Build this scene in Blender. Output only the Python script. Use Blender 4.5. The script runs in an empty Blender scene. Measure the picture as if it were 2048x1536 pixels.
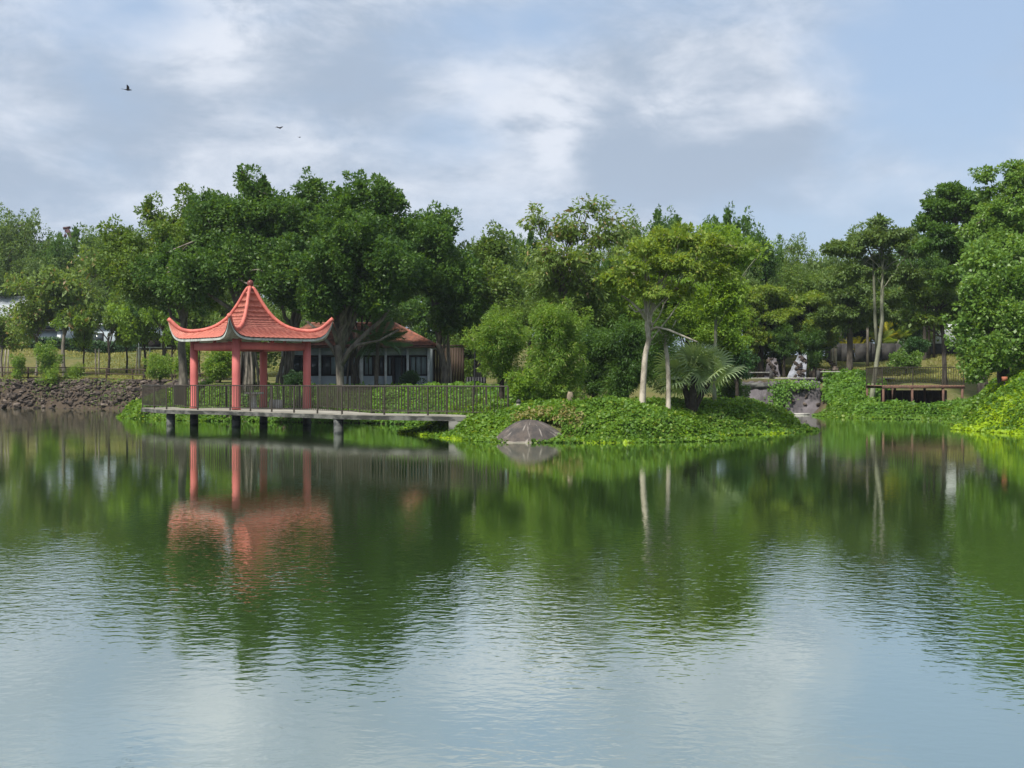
import bpy, bmesh, math, random
import numpy as np
from mathutils import Vector, Matrix, Euler
rng = np.random.default_rng(7)
random.seed(7)
C = bpy.context.scene.collection
S = bpy.context.scene
R = math.radians
CH, FL, HY = 2.1, 2600.0, 762.0        # camera height, focal length and horizon (photo pixels) used to survey positions
def PX(px, Y): return (px-1024)/FL*Y
def PZ(py, Y): return CH+(HY-py)/FL*Y

# ---------------------------------------------------------------- camera
cd = bpy.data.cameras.new('camera'); cam = bpy.data.objects.new('camera', cd); C.objects.link(cam)
cd.sensor_width = 36; cd.lens = 36*FL/2048; cd.clip_end = 5000; cd.clip_start = .1
cam.location = (0, 0, CH); cam.rotation_euler = (R(90)-math.atan(6/FL), 0, 0)
S.camera = cam
S.view_settings.view_transform = 'Standard'; S.view_settings.look = 'None'
S.view_settings.gamma = 1; S.view_settings.exposure = 0.52
S.view_settings.use_curve_mapping = False
S.cycles.max_bounces = 6; S.cycles.transparent_max_bounces = 4; S.cycles.diffuse_bounces = 3
S.cycles.caustics_reflective = False; S.cycles.caustics_refractive = False

# ---------------------------------------------------------------- sun and sky
SUNDIR = Vector((-.38, -.46, .80)).normalized()
sl = bpy.data.lights.new('sun', 'SUN'); sl.energy = 4.1; sl.angle = R(6.0); sl.color = (1, .95, .86)
so = bpy.data.objects.new('sun', sl); C.objects.link(so)
so.rotation_euler = SUNDIR.to_track_quat('Z', 'Y').to_euler(); so.location = (0, 0, 60)

class NT:
    def __init__(s, tree): s.t = tree; s.n = tree.nodes; s.l = tree.links
    def new(s, kind, **kw):
        n = s.n.new(kind)
        for k, v in kw.items(): setattr(n, k, v)
        return n
    def put(s, sock, v):
        if isinstance(v, bpy.types.NodeSocket): s.l.new(v, sock)
        elif isinstance(v, (tuple, list)) and len(v) == 3 and sock.type == 'RGBA': sock.default_value = (*v, 1)
        else: sock.default_value = v
    def math(s, op, a, b=0.0, c=None, clamp=False):
        n = s.new('ShaderNodeMath', operation=op, use_clamp=clamp); s.put(n.inputs[0], a); s.put(n.inputs[1], b)
        if c is not None: s.put(n.inputs[2], c)
        return n.outputs[0]
    def mix(s, f, a, b, blend='MIX'):
        n = s.new('ShaderNodeMix', data_type='RGBA', blend_type=blend); s.put(n.inputs[0], f); s.put(n.inputs[6], a); s.put(n.inputs[7], b)
        return n.outputs[2]
    def noise(s, vec, scale, detail=3, rough=.55, dist=0, dim='3D'):
        n = s.new('ShaderNodeTexNoise', noise_dimensions=dim)
        if vec is not None: s.l.new(vec, n.inputs['Vector'])
        n.inputs['Scale'].default_value = scale; n.inputs['Detail'].default_value = detail
        n.inputs['Roughness'].default_value = rough; n.inputs['Distortion'].default_value = dist
        return n.outputs['Fac']
    def ramp(s, fac, lo, hi, a=0.0, b=1.0, smooth=True):
        n = s.new('ShaderNodeMapRange', interpolation_type='SMOOTHSTEP' if smooth else 'LINEAR')
        s.put(n.inputs['Value'], fac)
        for k, v in (('From Min', lo), ('From Max', hi), ('To Min', a), ('To Max', b)): s.put(n.inputs[k], v)
        return n.outputs[0]
    def mapping(s, vec, scale=(1, 1, 1), rot=(0, 0, 0), loc=(0, 0, 0)):
        n = s.new('ShaderNodeMapping'); s.l.new(vec, n.inputs[0])
        n.inputs['Location'].default_value = loc; n.inputs['Rotation'].default_value = rot; n.inputs['Scale'].default_value = scale
        return n.outputs[0]

w = bpy.data.worlds.new('World'); S.world = w; w.use_nodes = True
N = NT(w.node_tree); N.n.clear()
outw = N.new('ShaderNodeOutputWorld'); bg = N.new('ShaderNodeBackground'); bg.inputs['Strength'].default_value = .10
N.l.new(bg.outputs[0], outw.inputs[0])
sky = N.new('ShaderNodeTexSky', sky_type='NISHITA'); sky.sun_disc = False
sky.sun_elevation = math.asin(SUNDIR.z); sky.sun_rotation = math.atan2(SUNDIR.x, SUNDIR.y) % (2*math.pi)
sky.air_density = 1.0; sky.dust_density = 2.2; sky.ozone_density = 1.5
tc = N.new('ShaderNodeTexCoord'); sep = N.new('ShaderNodeSeparateXYZ'); N.l.new(tc.outputs['Generated'], sep.inputs[0])
az = N.math('ARCTAN2', sep.outputs[0], sep.outputs[1]); el = N.math('ARCSINE', sep.outputs[2])
def cmb(a, b, c=0.0):
    n = N.new('ShaderNodeCombineXYZ'); N.put(n.inputs[0], a); N.put(n.inputs[1], b); N.put(n.inputs[2], c); return n.outputs[0]
# clouds live on a sheet overhead: flatten the direction so that they stretch towards the horizon
cv = N.new('ShaderNodeVectorMath', operation='MULTIPLY'); N.l.new(tc.outputs['Generated'], cv.inputs[0]); cv.inputs[1].default_value = (1, 1, 1.9)
cvec = cv.outputs[0]
warp = N.noise(cvec, 3.0, 3, .5)
n1 = N.noise(N.mapping(cvec, (1, 1, 1), loc=(3.1, 1.7, .4)), 6.0, 9, .50, .0)
n2 = N.noise(N.mapping(cvec, (1, 1, 1.2), loc=(.3, 6.7, 2.4)), 8.5, 12, .62, .25)
def blob(px, py, rx, ry):                     # a soft cloud bank at a compass bearing and height above the horizon
    a0 = math.atan((px-1024)/FL); e0 = math.atan((HY-py)/FL)
    da = N.math('DIVIDE', N.math('SUBTRACT', az, a0), rx/FL); de = N.math('DIVIDE', N.math('SUBTRACT', el, e0), ry/FL)
    r2 = N.math('ADD', N.math('MULTIPLY', da, da), N.math('MULTIPLY', de, de))
    return N.math('POWER', 2.718, N.math('MULTIPLY', r2, -1.0))
cover = N.math('ADD', N.math('ADD', N.ramp(az, .10, .40, .20, -.07), N.ramp(el, .26, .40, 0, .40)), n1)      # thinner towards the right
for (px, py, rx, ry, s_) in ((1450, 260, 260, 130, .16), (1130, 260, 150, 150, .16), (300, 40, 130, 70, -.12), (950, 40, 250, 60, -.20), (1650, 80, 300, 90, -.14), (1900, 240, 200, 200, -.12)):
    cover = N.math('ADD', cover, N.math('MULTIPLY', blob(px, py, rx, ry), s_))
cm = N.ramp(cover, .38, .78)
light = N.math('ADD', N.math('ADD', N.math('MULTIPLY', n2, 2.9), -1.06), N.math('MULTIPLY', N.math('ADD', n1, -.5), .8))
for (px, py, rx, ry, s_) in ((420, 70, 85, 65, .75), (500, 40, 60, 50, .3), (1120, 270, 60, 70, .70), (1420, 190, 80, 60, .02), (1330, 235, 90, 45, .30), (1440, 150, 110, 60, -.15), (980, 230, 80, 80, .4),
                            (150, 180, 150, 110, -.2), (680, 150, 170, 80, -.5), (1300, 350, 150, 50, -.5), (1500, 320, 170, 60, -.55), (1240, 200, 50, 120, -.3), (280, 240, 120, 50, -.25), (1180, 320, 50, 60, -.1), (330, 370, 90, 70, .1), (100, 60, 160, 70, .3), (650, 80, 60, 60, .3)):
    light = N.math('ADD', light, N.math('MULTIPLY', N.math('MULTIPLY', blob(px, py, rx, ry), s_), N.ramp(n2, .30, .66, .40, 1.35)))
lf = N.ramp(light, -.05, 1.0)
ccol = N.mix(lf, (2.75, 3.40, 4.35), (5.7, 6.05, 6.7))
clear = N.mix(.62, sky.outputs[0], (3.2, 4.35, 6.1))          # humid air: the blue is pale
clear = N.mix(1.0, clear, (1.0, 1.0, 1.0), 'MULTIPLY')
low = N.ramp(el, .0, .22, 1, 0)
skyc = N.mix(cm, clear, ccol)
skyc = N.mix(N.math('MULTIPLY', low, .45), skyc, (3.9, 4.8, 6.0))
skyc = N.mix(.08, skyc, (4.4, 4.9, 5.7))
N.l.new(skyc, bg.inputs[0])

# ---------------------------------------------------------------- materials
def newmat(name):
    m = bpy.data.materials.new(name); m.use_nodes = True; n = NT(m.node_tree)
    b = n.n['Principled BSDF']; return m, n, b
def mat(name, a, b=None, rough=.8, scale=3.0, bump=0.0, bscale=20.0, spec=.3, streak=None, metal=0, lo=.35, hi=.65):
    m, n, p = newmat(name); tcn = n.new('ShaderNodeTexCoord'); v = tcn.outputs['Object']
    if streak: v = n.mapping(v, streak)
    if b is None: b = tuple(c*.7 for c in a)
    f = n.ramp(n.noise(v, scale, 6, .62), lo, hi)
    n.put(p.inputs['Base Color'], n.mix(f, a, b)); p.inputs['Roughness'].default_value = rough
    p.inputs['Specular IOR Level'].default_value = spec; p.inputs['Metallic'].default_value = metal
    if bump:
        bn = n.new('ShaderNodeBump'); bn.inputs['Strength'].default_value = 1; bn.inputs['Distance'].default_value = bump
        n.l.new(n.noise(v, bscale, 4, .6), bn.inputs['Height']); n.l.new(bn.outputs[0], p.inputs['Normal'])
    return m
def leafmat(name, a, b, c=None, trans=.35, rough=.5, nscale=.5, spec=.35):
    m, n, p = newmat(name)
    g = n.new('ShaderNodeNewGeometry'); tcn = n.new('ShaderNodeTexCoord')
    f = n.math('ADD', n.math('MULTIPLY', g.outputs['Random Per Island'], .55), n.math('MULTIPLY', n.ramp(n.noise(tcn.outputs['Object'], nscale, 3, .6), .35, .65), .45))
    col = n.mix(f, a, b)
    if c: col = n.mix(n.ramp(g.outputs['Random Per Island'], .93, .97), col, c)
    n.put(p.inputs['Base Color'], col); p.inputs['Roughness'].default_value = rough; p.inputs['Specular IOR Level'].default_value = spec
    t = n.new('ShaderNodeBsdfTranslucent'); n.put(t.inputs[0], n.mix(1.0, col, (1.5, 1.35, .5), 'MULTIPLY'))
    ms = n.new('ShaderNodeMixShader'); ms.inputs[0].default_value = trans
    n.l.new(p.outputs[0], ms.inputs[1]); n.l.new(t.outputs[0], ms.inputs[2])
    n.l.new(ms.outputs[0], n.n['Material Output'].inputs[0]); return m

M = {}
M['ficus'] = leafmat('ficus_leaf', (.040, .104, .022), (.108, .208, .032), (0.170, 0.273, 0.069), .42)
M['ficus2'] = leafmat('ficus_leaf_olive', (0.074, 0.143, 0.030), (0.170, 0.267, 0.046), (0.227, 0.273, 0.081), .42)
M['airy'] = leafmat('airy_leaf', (0.106, 0.182, 0.037), (0.213, 0.305, 0.067), (0.369, 0.260, 0.138), .42)
M['umbrella'] = leafmat('umbrella_leaf', (0.128, 0.215, 0.032), (0.270, 0.370, 0.057), (0.341, 0.351, 0.092), .45)
M['bright'] = leafmat('bright_leaf', (0.106, 0.215, 0.025), (0.256, 0.390, 0.048), None, .45)
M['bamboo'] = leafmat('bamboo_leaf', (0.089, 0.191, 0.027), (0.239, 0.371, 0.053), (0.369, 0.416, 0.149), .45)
M['dark'] = leafmat('dark_leaf', (0.031, 0.091, 0.030), (0.085, 0.176, 0.046), None, .35)
M['big'] = leafmat('broad_leaf', (.085, .180, .036), (.200, .335, .062), (0.355, 0.468, 0.218), .38, rough=.38)
M['far'] = leafmat('far_leaf', (.080, .148, .042), (.158, .240, .056), (0.213, 0.273, 0.115), .38)
M['fan'] = leafmat('fan_leaf', (.24, .34, .17), (.46, .56, .33), None, .45, rough=.45)
M['palm'] = leafmat('palm_leaf', (0.040, 0.104, 0.034), (0.085, 0.169, 0.048), None, .28)
M['gold'] = leafmat('golden_leaf', (0.341, 0.338, 0.025), (0.620, 0.559, 0.046), None, .35)
M['vine'] = leafmat('vine_leaf', (.060, .145, .018), (.180, .320, .032), (.27, .35, .06), .38, nscale=.9)
M['vine2'] = leafmat('vine_leaf_dark', (0.078, 0.189, 0.028), (0.185, 0.338, 0.046), None, .40, nscale=.7)
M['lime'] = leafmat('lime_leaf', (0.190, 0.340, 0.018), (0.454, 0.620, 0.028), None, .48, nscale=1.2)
M['grassblade'] = leafmat('grass_blade', (0.156, 0.195, 0.046), (0.355, 0.325, 0.103), None, .35)
M['dryvine'] = leafmat('dry_vine_leaf', (.16, .20, .05), (.30, .23, .09), None, .3)
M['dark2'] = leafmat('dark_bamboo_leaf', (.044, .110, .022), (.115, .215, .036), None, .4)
M['hedge'] = leafmat('hedge_leaf', (0.028, 0.078, 0.030), (0.064, 0.130, 0.041), None, .3)
M['bark'] = mat('bark', (.115, .10, .080), (.050, .043, .036), .9, 6, .02, 14, streak=(1, 1, .25))
M['barkgrey'] = mat('grey_bark', (.235, .21, .175), (.10, .088, .072), .9, 5, .02, 12, streak=(1, 1, .3))
M['barkpale'] = mat('pale_bark', (.56, .50, .41), (.27, .235, .185), .85, 4, .012, 18, streak=(1, 1, .5))
M['barkdark'] = mat('dark_bark', (.055, .044, .034), (.024, .020, .016), .95, 6, .02, 14)
M['barkgreen'] = mat('green_bark', (.26, .27, .19), (.15, .155, .11), .85, 5, .01, 18, streak=(1, 1, .3))
M['coral'] = mat('coral_paint', (.56, .150, .135), (.47, .115, .108), .62, 2.2, .002, 30, spec=.35, streak=(1, 1, .3))
M['tile'] = mat('coral_roof_tile', (.60, .225, .165), (.45, .150, .115), .5, 4.5, .003, 40, spec=.4)
M['ridge'] = mat('coral_ridge', (.60, .175, .130), (.44, .115, .095), .55, 5, .003, 30)
M['finial'] = mat('brown_red_finial', (.20, .055, .045), (.12, .035, .03), .35, 4)
M['soffit'] = mat('weathered_white_plaster', (.52, .55, .51), (.17, .19, .175), .9, 2.0, .004, 25, streak=(1.6, 1.6, .7), lo=.42, hi=.72)
M['concrete'] = mat('stained_concrete', (.155, .155, .142), (.036, .038, .034), .92, 1.7, .006, 22, streak=(1, 1, 2.0), lo=.38, hi=.60)
M['deckfloor'] = mat('deck_paving', (.36, .34, .29), (.23, .215, .18), .9, 1.2, .004, 30)
M['pile'] = mat('wet_pile', (.105, .110, .105), (.028, .032, .032), .75, 2.4, .006, 18, streak=(1, 1, 2.2), lo=.40, hi=.58)
M['rail'] = mat('brown_painted_steel', (.052, .041, .028), (.030, .024, .018), .55, 6, .001, 60, spec=.45)
M['stone'] = mat('pale_cast_stone', (.46, .45, .42), (.30, .29, .27), .85, 5, .004, 30)
M['rock'] = mat('dark_rubble', (.092, .070, .056), (.030, .025, .022), .92, 1.6, .02, 9)
M['rock2'] = mat('pale_rubble', (.175, .140, .115), (.080, .064, .054), .92, 1.8, .02, 9)
M['wallblue'] = mat('blue_grey_plaster', (.42, .48, .52), (.32, .375, .415), .85, 1.1, .002, 30)
M['white'] = mat('white_paint', (.68, .71, .72), (.50, .53, .54), .7, 3)
M['glass'] = mat('dark_window_glass', (.035, .045, .052), (.060, .075, .085), .12, 1.2, spec=.6)
M['curtain'] = mat('pale_curtain', (.26, .33, .35), (.18, .235, .255), .9, 9, streak=(3, 1, .1))
M['darkframe'] = mat('dark_window_frame', (.035, .030, .028), (.025, .022, .02), .6, 5)
M['brownwood'] = mat('brown_wood', (.080, .052, .036), (.045, .030, .022), .8, 5, streak=(1, 1, .2))
M['redtile'] = mat('weathered_red_tile', (.34, .125, .080), (.17, .080, .058), .85, 2.2, .01, 18, lo=.3, hi=.6)
M['metalroof'] = mat('pale_metal_roof', (.42, .45, .47), (.28, .31, .34), .5, 1.5, .004, 12)
M['deckwood'] = mat('weathered_deck_board', (.28, .165, .115), (.17, .105, .08), .8, 4, .003, 30)
M['rust'] = mat('rusty_steel', (.16, .085, .06), (.09, .055, .045), .8, 5, .003, 30)
M['darkwall'] = mat('dark_masonry', (.060, .058, .055), (.035, .034, .034), .9, 2.5, .006, 12)
M['black'] = mat('black_paint', (.014, .014, .016), (.020, .020, .022), .5, 5)
M['orange'] = mat('orange_box', (.40, .14, .08), (.30, .10, .06), .7, 5)
M['crane'] = mat('red_crane_paint', (.06, .022, .025), (.04, .018, .02), .6, 3)
M['feather'] = mat('dark_feather', (.035, .032, .035), (.05, .045, .05), .8, 8)
M['lampglass'] = mat('frosted_lamp_glass', (.42, .40, .30), (.34, .32, .24), .4, 5)
M['tan'] = mat('tan_stone', (.26, .21, .15), (.16, .13, .09), .9, 5, .01, 12)
M['gabion'] = mat('grey_weir_concrete', (.155, .140, .150), (.070, .064, .068), .9, 1.3, .02, 8, streak=(1, 1, .35))
M['whitestone'] = mat('whitewashed_rockery', (.30, .31, .35), (.17, .18, .20), .9, 2.5, .02, 10)

# ground: dry grass, darker soil where trees stand, brown rubble on steep banks
m, n, p = newmat('ground_grass_and_soil'); tcn = n.new('ShaderNodeTexCoord'); g = n.new('ShaderNodeNewGeometry')
v = tcn.outputs['Object']; sx = n.new('ShaderNodeSeparateXYZ'); n.l.new(g.outputs['Normal'], sx.inputs[0])
grass = n.mix(n.ramp(n.noise(v, .35, 6, .6), .38, .62), (.135, .130, .045), (.085, .110, .032))
grass = n.mix(n.ramp(n.noise(v, 3.0, 5, .7), .45, .75), grass, (.19, .16, .085))
soil = n.mix(n.noise(v, 2.0, 5, .6), (.050, .038, .028), (.105, .082, .060))
n.put(p.inputs['Base Color'], n.mix(n.ramp(sx.outputs[2], .72, .93), soil, grass)); p.inputs['Roughness'].default_value = .95
p.inputs['Specular IOR Level'].default_value = .1
bn = n.new('ShaderNodeBump'); bn.inputs['Distance'].default_value = .06; n.l.new(n.noise(v, 7, 5, .7), bn.inputs['Height']); n.l.new(bn.outputs[0], p.inputs['Normal'])
M['ground'] = m

# water: murky green body under a rippled reflecting surface, calm near the far banks, breezier nearer
m, n, p = newmat('pond_water'); tcn = n.new('ShaderNodeTexCoord'); v = tcn.outputs['Object']
sx = n.new('ShaderNodeSeparateXYZ'); n.l.new(v, sx.inputs[0])
h1 = n.noise(n.mapping(v, (1, 1.25, 1), rot=(0, 0, .25)), 6.6, 2, .5, .3)
h2 = n.noise(n.mapping(v, (1, 1.3, 1), rot=(0, 0, -.3), loc=(7, 3, 0)), 1.5, 2, .5, .2)
h3 = n.noise(n.mapping(v, (1, 1.1, 1), loc=(1, 9, 0)), 15.0, 1, .5)
patch = n.ramp(n.noise(n.mapping(v, (.5, .14, 1)), 1.0, 2, .5), .36, .62, .45, 1.15)
near = n.ramp(sx.outputs[1], 11.5, 22, 1.0, .20)
near = n.math('MULTIPLY', near, n.ramp(sx.outputs[1], 8.0, 13.5, .36, 1.0))
amp = n.math('MULTIPLY', patch, near)
h = n.math('ADD', n.math('ADD', n.math('MULTIPLY', h1, .0068), n.math('MULTIPLY', h2, .0036)), n.math('MULTIPLY', h3, .0010))
h = n.math('MULTIPLY', h, amp)
bn = n.new('ShaderNodeBump'); bn.inputs['Strength'].default_value = 1; bn.inputs['Distance'].default_value = 1.0; n.l.new(h, bn.inputs['Height'])
dif = n.new('ShaderNodeBsdfDiffuse'); n.put(dif.inputs[0], n.mix(n.noise(v, .09, 3, .5), (.030, .062, .016), (.042, .080, .022)))
glo = n.new('ShaderNodeBsdfGlossy'); glo.inputs['Roughness'].default_value = .035; glo.inputs[0].default_value = (.94, .97, .92, 1)
n.l.new(bn.outputs[0], glo.inputs['Normal'])
fr = n.new('ShaderNodeFresnel'); fr.inputs[0].default_value = 1.33; n.l.new(bn.outputs[0], fr.inputs['Normal'])
ms = n.new('ShaderNodeMixShader'); n.l.new(n.math('ADD', n.math('MULTIPLY', fr.outputs[0], .42), .60, clamp=True), ms.inputs[0])
n.l.new(dif.outputs[0], ms.inputs[1]); n.l.new(glo.outputs[0], ms.inputs[2]); n.l.new(ms.outputs[0], n.n['Material Output'].inputs[0])
M['water'] = m

# rock with radial streaks and a pale waterline
m, n, p = newmat('granite_boulder'); tcn = n.new('ShaderNodeTexCoord'); v = tcn.outputs['Object']
sx = n.new('ShaderNodeSeparateXYZ'); n.l.new(v, sx.inputs[0])
ang = n.math('ARCTAN2', sx.outputs[1], sx.outputs[0])
cx = n.new('ShaderNodeCombineXYZ'); n.l.new(n.math('MULTIPLY', ang, 5.5), cx.inputs[0]); n.l.new(n.math('MULTIPLY', sx.outputs[2], 1.6), cx.inputs[1])
st = n.noise(cx.outputs[0], 1.0, 6, .7, .6)
base = n.mix(n.ramp(n.noise(v, 2.4, 6, .65), .35, .65), (.100, .080, .068), (.045, .040, .038))
base = n.mix(n.ramp(st, .55, .66), base, (.27, .24, .21))
base = n.mix(n.ramp(st, .40, .30), base, (.030, .028, .028))
wl = n.ramp(n.math('ADD', sx.outputs[2], n.math('MULTIPLY', n.noise(v, 6, 2), .05)), .035, .055, 1, 0)
n.put(p.inputs['Base Color'], n.mix(n.math('MULTIPLY', wl, .6), base, (.36, .33, .27))); p.inputs['Roughness'].default_value = .85
bn = n.new('ShaderNodeBump'); bn.inputs['Distance'].default_value = .03; n.l.new(n.math('ADD', st, n.noise(v, 9, 5, .7)), bn.inputs['Height']); n.l.new(bn.outputs[0], p.inputs['Normal'])
M['boulder'] = m

# ---------------------------------------------------------------- mesh helpers
def setp(o, label=None, cat=None, group=None, kind=None):
    if label: o['label'] = label
    if cat: o['category'] = cat
    if group: o['group'] = group
    if kind: o['kind'] = kind
    return o
def link(name, me, material=None, parent=None, loc=None, rot=None, scale=None):
    o = bpy.data.objects.new(name, me); C.objects.link(o)
    if me and material is not None and not me.materials: me.materials.append(material)
    if parent is not None: o.parent = parent
    if loc is not None: o.location = loc
    if rot is not None: o.rotation_euler = rot
    if scale is not None: o.scale = scale
    return o
def thing(name, label, cat, loc=(0, 0, 0), rz=0, group=None):
    return setp(link(name, None, loc=loc, rot=(0, 0, rz)), label, cat, group)
def npmesh(name, V, F, smooth=False):
    """V (n,3), F list of arrays (m,k)"""
    me = bpy.data.meshes.new(name); V = np.asarray(V, np.float32)
    me.vertices.add(len(V)); me.vertices.foreach_set('co', V.ravel())
    if not (isinstance(F, list) and isinstance(F[0], np.ndarray)): F = [np.array(F)]
    F = [np.asarray(f, np.int32) for f in F if len(f)]
    tot = sum(f.size for f in F); cnt = sum(len(f) for f in F)
    me.loops.add(tot); me.loops.foreach_set('vertex_index', np.concatenate([f.ravel() for f in F]))
    me.polygons.add(cnt)
    ls = np.concatenate([np.full(len(f), f.shape[1]) for f in F]); st = np.concatenate([[0], np.cumsum(ls)[:-1]])
    me.polygons.foreach_set('loop_start', st.astype(np.int32))
    if smooth: me.polygons.foreach_set('use_smooth', np.ones(cnt, bool))
    me.update(calc_edges=True); return me
class Geo:
    def __init__(s): s.v = []; s.f = {}; s.n = 0
    def add(s, V, F):
        V = np.asarray(V, float)
        for f in (F if isinstance(F, list) and isinstance(F[0], np.ndarray) else [F]):
            f = np.asarray(f, int)
            if len(f): s.f.setdefault(f.shape[1], []).append(f+s.n)
        s.v.append(V); s.n += len(V); return s
    def box(s, c, d, rz=0.0, M4=None):
        x, y, z = (np.array(d)/2); P = np.array([[-x,-y,-z],[x,-y,-z],[x,y,-z],[-x,y,-z],[-x,-y,z],[x,-y,z],[x,y,z],[-x,y,z]])
        if rz: cr, sr = math.cos(rz), math.sin(rz); P = P@np.array([[cr, sr, 0], [-sr, cr, 0], [0, 0, 1]])
        return s.add(P+np.array(c), [[0,3,2,1],[4,5,6,7],[0,1,5,4],[1,2,6,5],[2,3,7,6],[3,0,4,7]])
    def bar(s, a, b, wd, ht=None):
        a = Vector(a); b = Vector(b); d = b-a; L = d.length; q = d.to_track_quat('X', 'Z').to_matrix()
        ht = ht or wd; P = []
        for x in (0, L):
            for y, z in ((-wd/2,-ht/2),(wd/2,-ht/2),(wd/2,ht/2),(-wd/2,ht/2)): P.append(a+q@Vector((x, y, z)))
        return s.add([tuple(p) for p in P], [[0,3,2,1],[4,5,6,7],[0,1,5,4],[1,2,6,5],[2,3,7,6],[3,0,4,7]])
    def tube(s, P, Rr, k=6):
        P = np.asarray(P, float); n = len(P); Rr = np.asarray(Rr, float)*np.ones(n)
        T = np.gradient(P, axis=0); T /= np.linalg.norm(T, axis=1, keepdims=True)+1e-9
        ref = np.array([1., 0, 0]) if abs(T[0][0]) < .8 else np.array([0, 1., 0])
        V = []
        for i in range(n):
            u = np.cross(T[i], ref); u /= np.linalg.norm(u)+1e-9; vv = np.cross(T[i], u)
            for j in range(k):
                a = 2*math.pi*j/k; V.append(P[i]+Rr[i]*(math.cos(a)*u+math.sin(a)*vv))
        F = [[i*k+j, i*k+(j+1) % k, (i+1)*k+(j+1) % k, (i+1)*k+j] for i in range(n-1) for j in range(k)]
        s.add(V, F); s.f.setdefault(k, []).append(np.array([list(range(k))[::-1], [(n-1)*k+j for j in range(k)]])+s.n-n*k)
        return s
    def lathe(s, prof, c=(0, 0, 0), k=16):
        V = []; n = len(prof)
        for r, z in prof:
            for j in range(k): a = 2*math.pi*j/k; V.append((c[0]+r*math.cos(a), c[1]+r*math.sin(a), c[2]+z))
        F = [[i*k+j, i*k+(j+1) % k, (i+1)*k+(j+1) % k, (i+1)*k+j] for i in range(n-1) for j in range(k)]
        s.add(V, F); s.f.setdefault(k, []).append(np.array([list(range(k))[::-1], [(n-1)*k+j for j in range(k)]])+s.n-n*k)
        return s
    def mesh(s, name, smooth=False):
        return npmesh(name, np.concatenate(s.v), [np.concatenate(f) for f in s.f.values()], smooth)
    def obj(s, name, material, parent=None, smooth=False, **kw):
        me = s.mesh(name, smooth); return link(name, me, material, parent, **kw)
def boxmesh(name, material):
    me = Geo().box((0, 0, 0), (1, 1, 1)).mesh(name); me.materials.append(material); return me
def nrm(A): return A/(np.linalg.norm(A, axis=-1, keepdims=True)+1e-9)
def kites(P, D, Nn, L, W, fold=.12):
    """leaf-sized folded kites: base, left, tip, right"""
    D = nrm(D); Sd = nrm(np.cross(D, Nn)); Nn = np.cross(Sd, D); L = L[:, None]; W = W[:, None]
    V = np.empty((len(P), 4, 3)); mid = P+D*L*.42+Nn*fold*W
    V[:, 0] = P; V[:, 1] = mid+Sd*W*.5; V[:, 2] = P+D*L-Nn*L*.08; V[:, 3] = mid-Sd*W*.5
    return V.reshape(-1, 3), np.arange(len(P)*4).reshape(-1, 4)

# ---------------------------------------------------------------- terrain
def vn(x, y, sc, seed=0):                                  # value noise 0..1
    x = np.asarray(x, float)/sc+seed*17.3; y = np.asarray(y, float)/sc-seed*9.1
    xi = np.floor(x); yi = np.floor(y); fx = x-xi; fy = y-yi; fx = fx*fx*(3-2*fx); fy = fy*fy*(3-2*fy)
    def hsh(a, b): t = np.sin(a*127.1+b*311.7+seed*74.7)*43758.5453; return t-np.floor(t)
    return (hsh(xi, yi)*(1-fx)+hsh(xi+1, yi)*fx)*(1-fy)+(hsh(xi, yi+1)*(1-fx)+hsh(xi+1, yi+1)*fx)*fy
SHORE = np.array([(-60,101),(-40,101.5),(-33,99),(-26,95),(-21,86),(-20.6,79),(-22.3,75.5),(-21,73),(-15.4,68),(-11.5,66.4),(-7,65),(-4,62.5),(-2.7,59),(-3.9,56.2),
    (-3.8,54),(-3,50.6),(-1.1,46.3),(.2,45.0),(1.8,44.8),(4.75,44.8),(7.1,46.2),(7.0,48.6),(7.2,50.4),(8.0,51.3),(9.8,51.8),(11.9,54.6),(12.7,60),(12.9,70),(13.5,82.7),(19.0,82.7),
    (18.8,77.5),(20.0,73.2),(23.6,71.2),(23.4,67),(22,62),(19.6,55.8),(20.3,51.5),(24,44),(30,30),(36,12),(38,1),(-60,1),(-75,50)], float)
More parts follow.
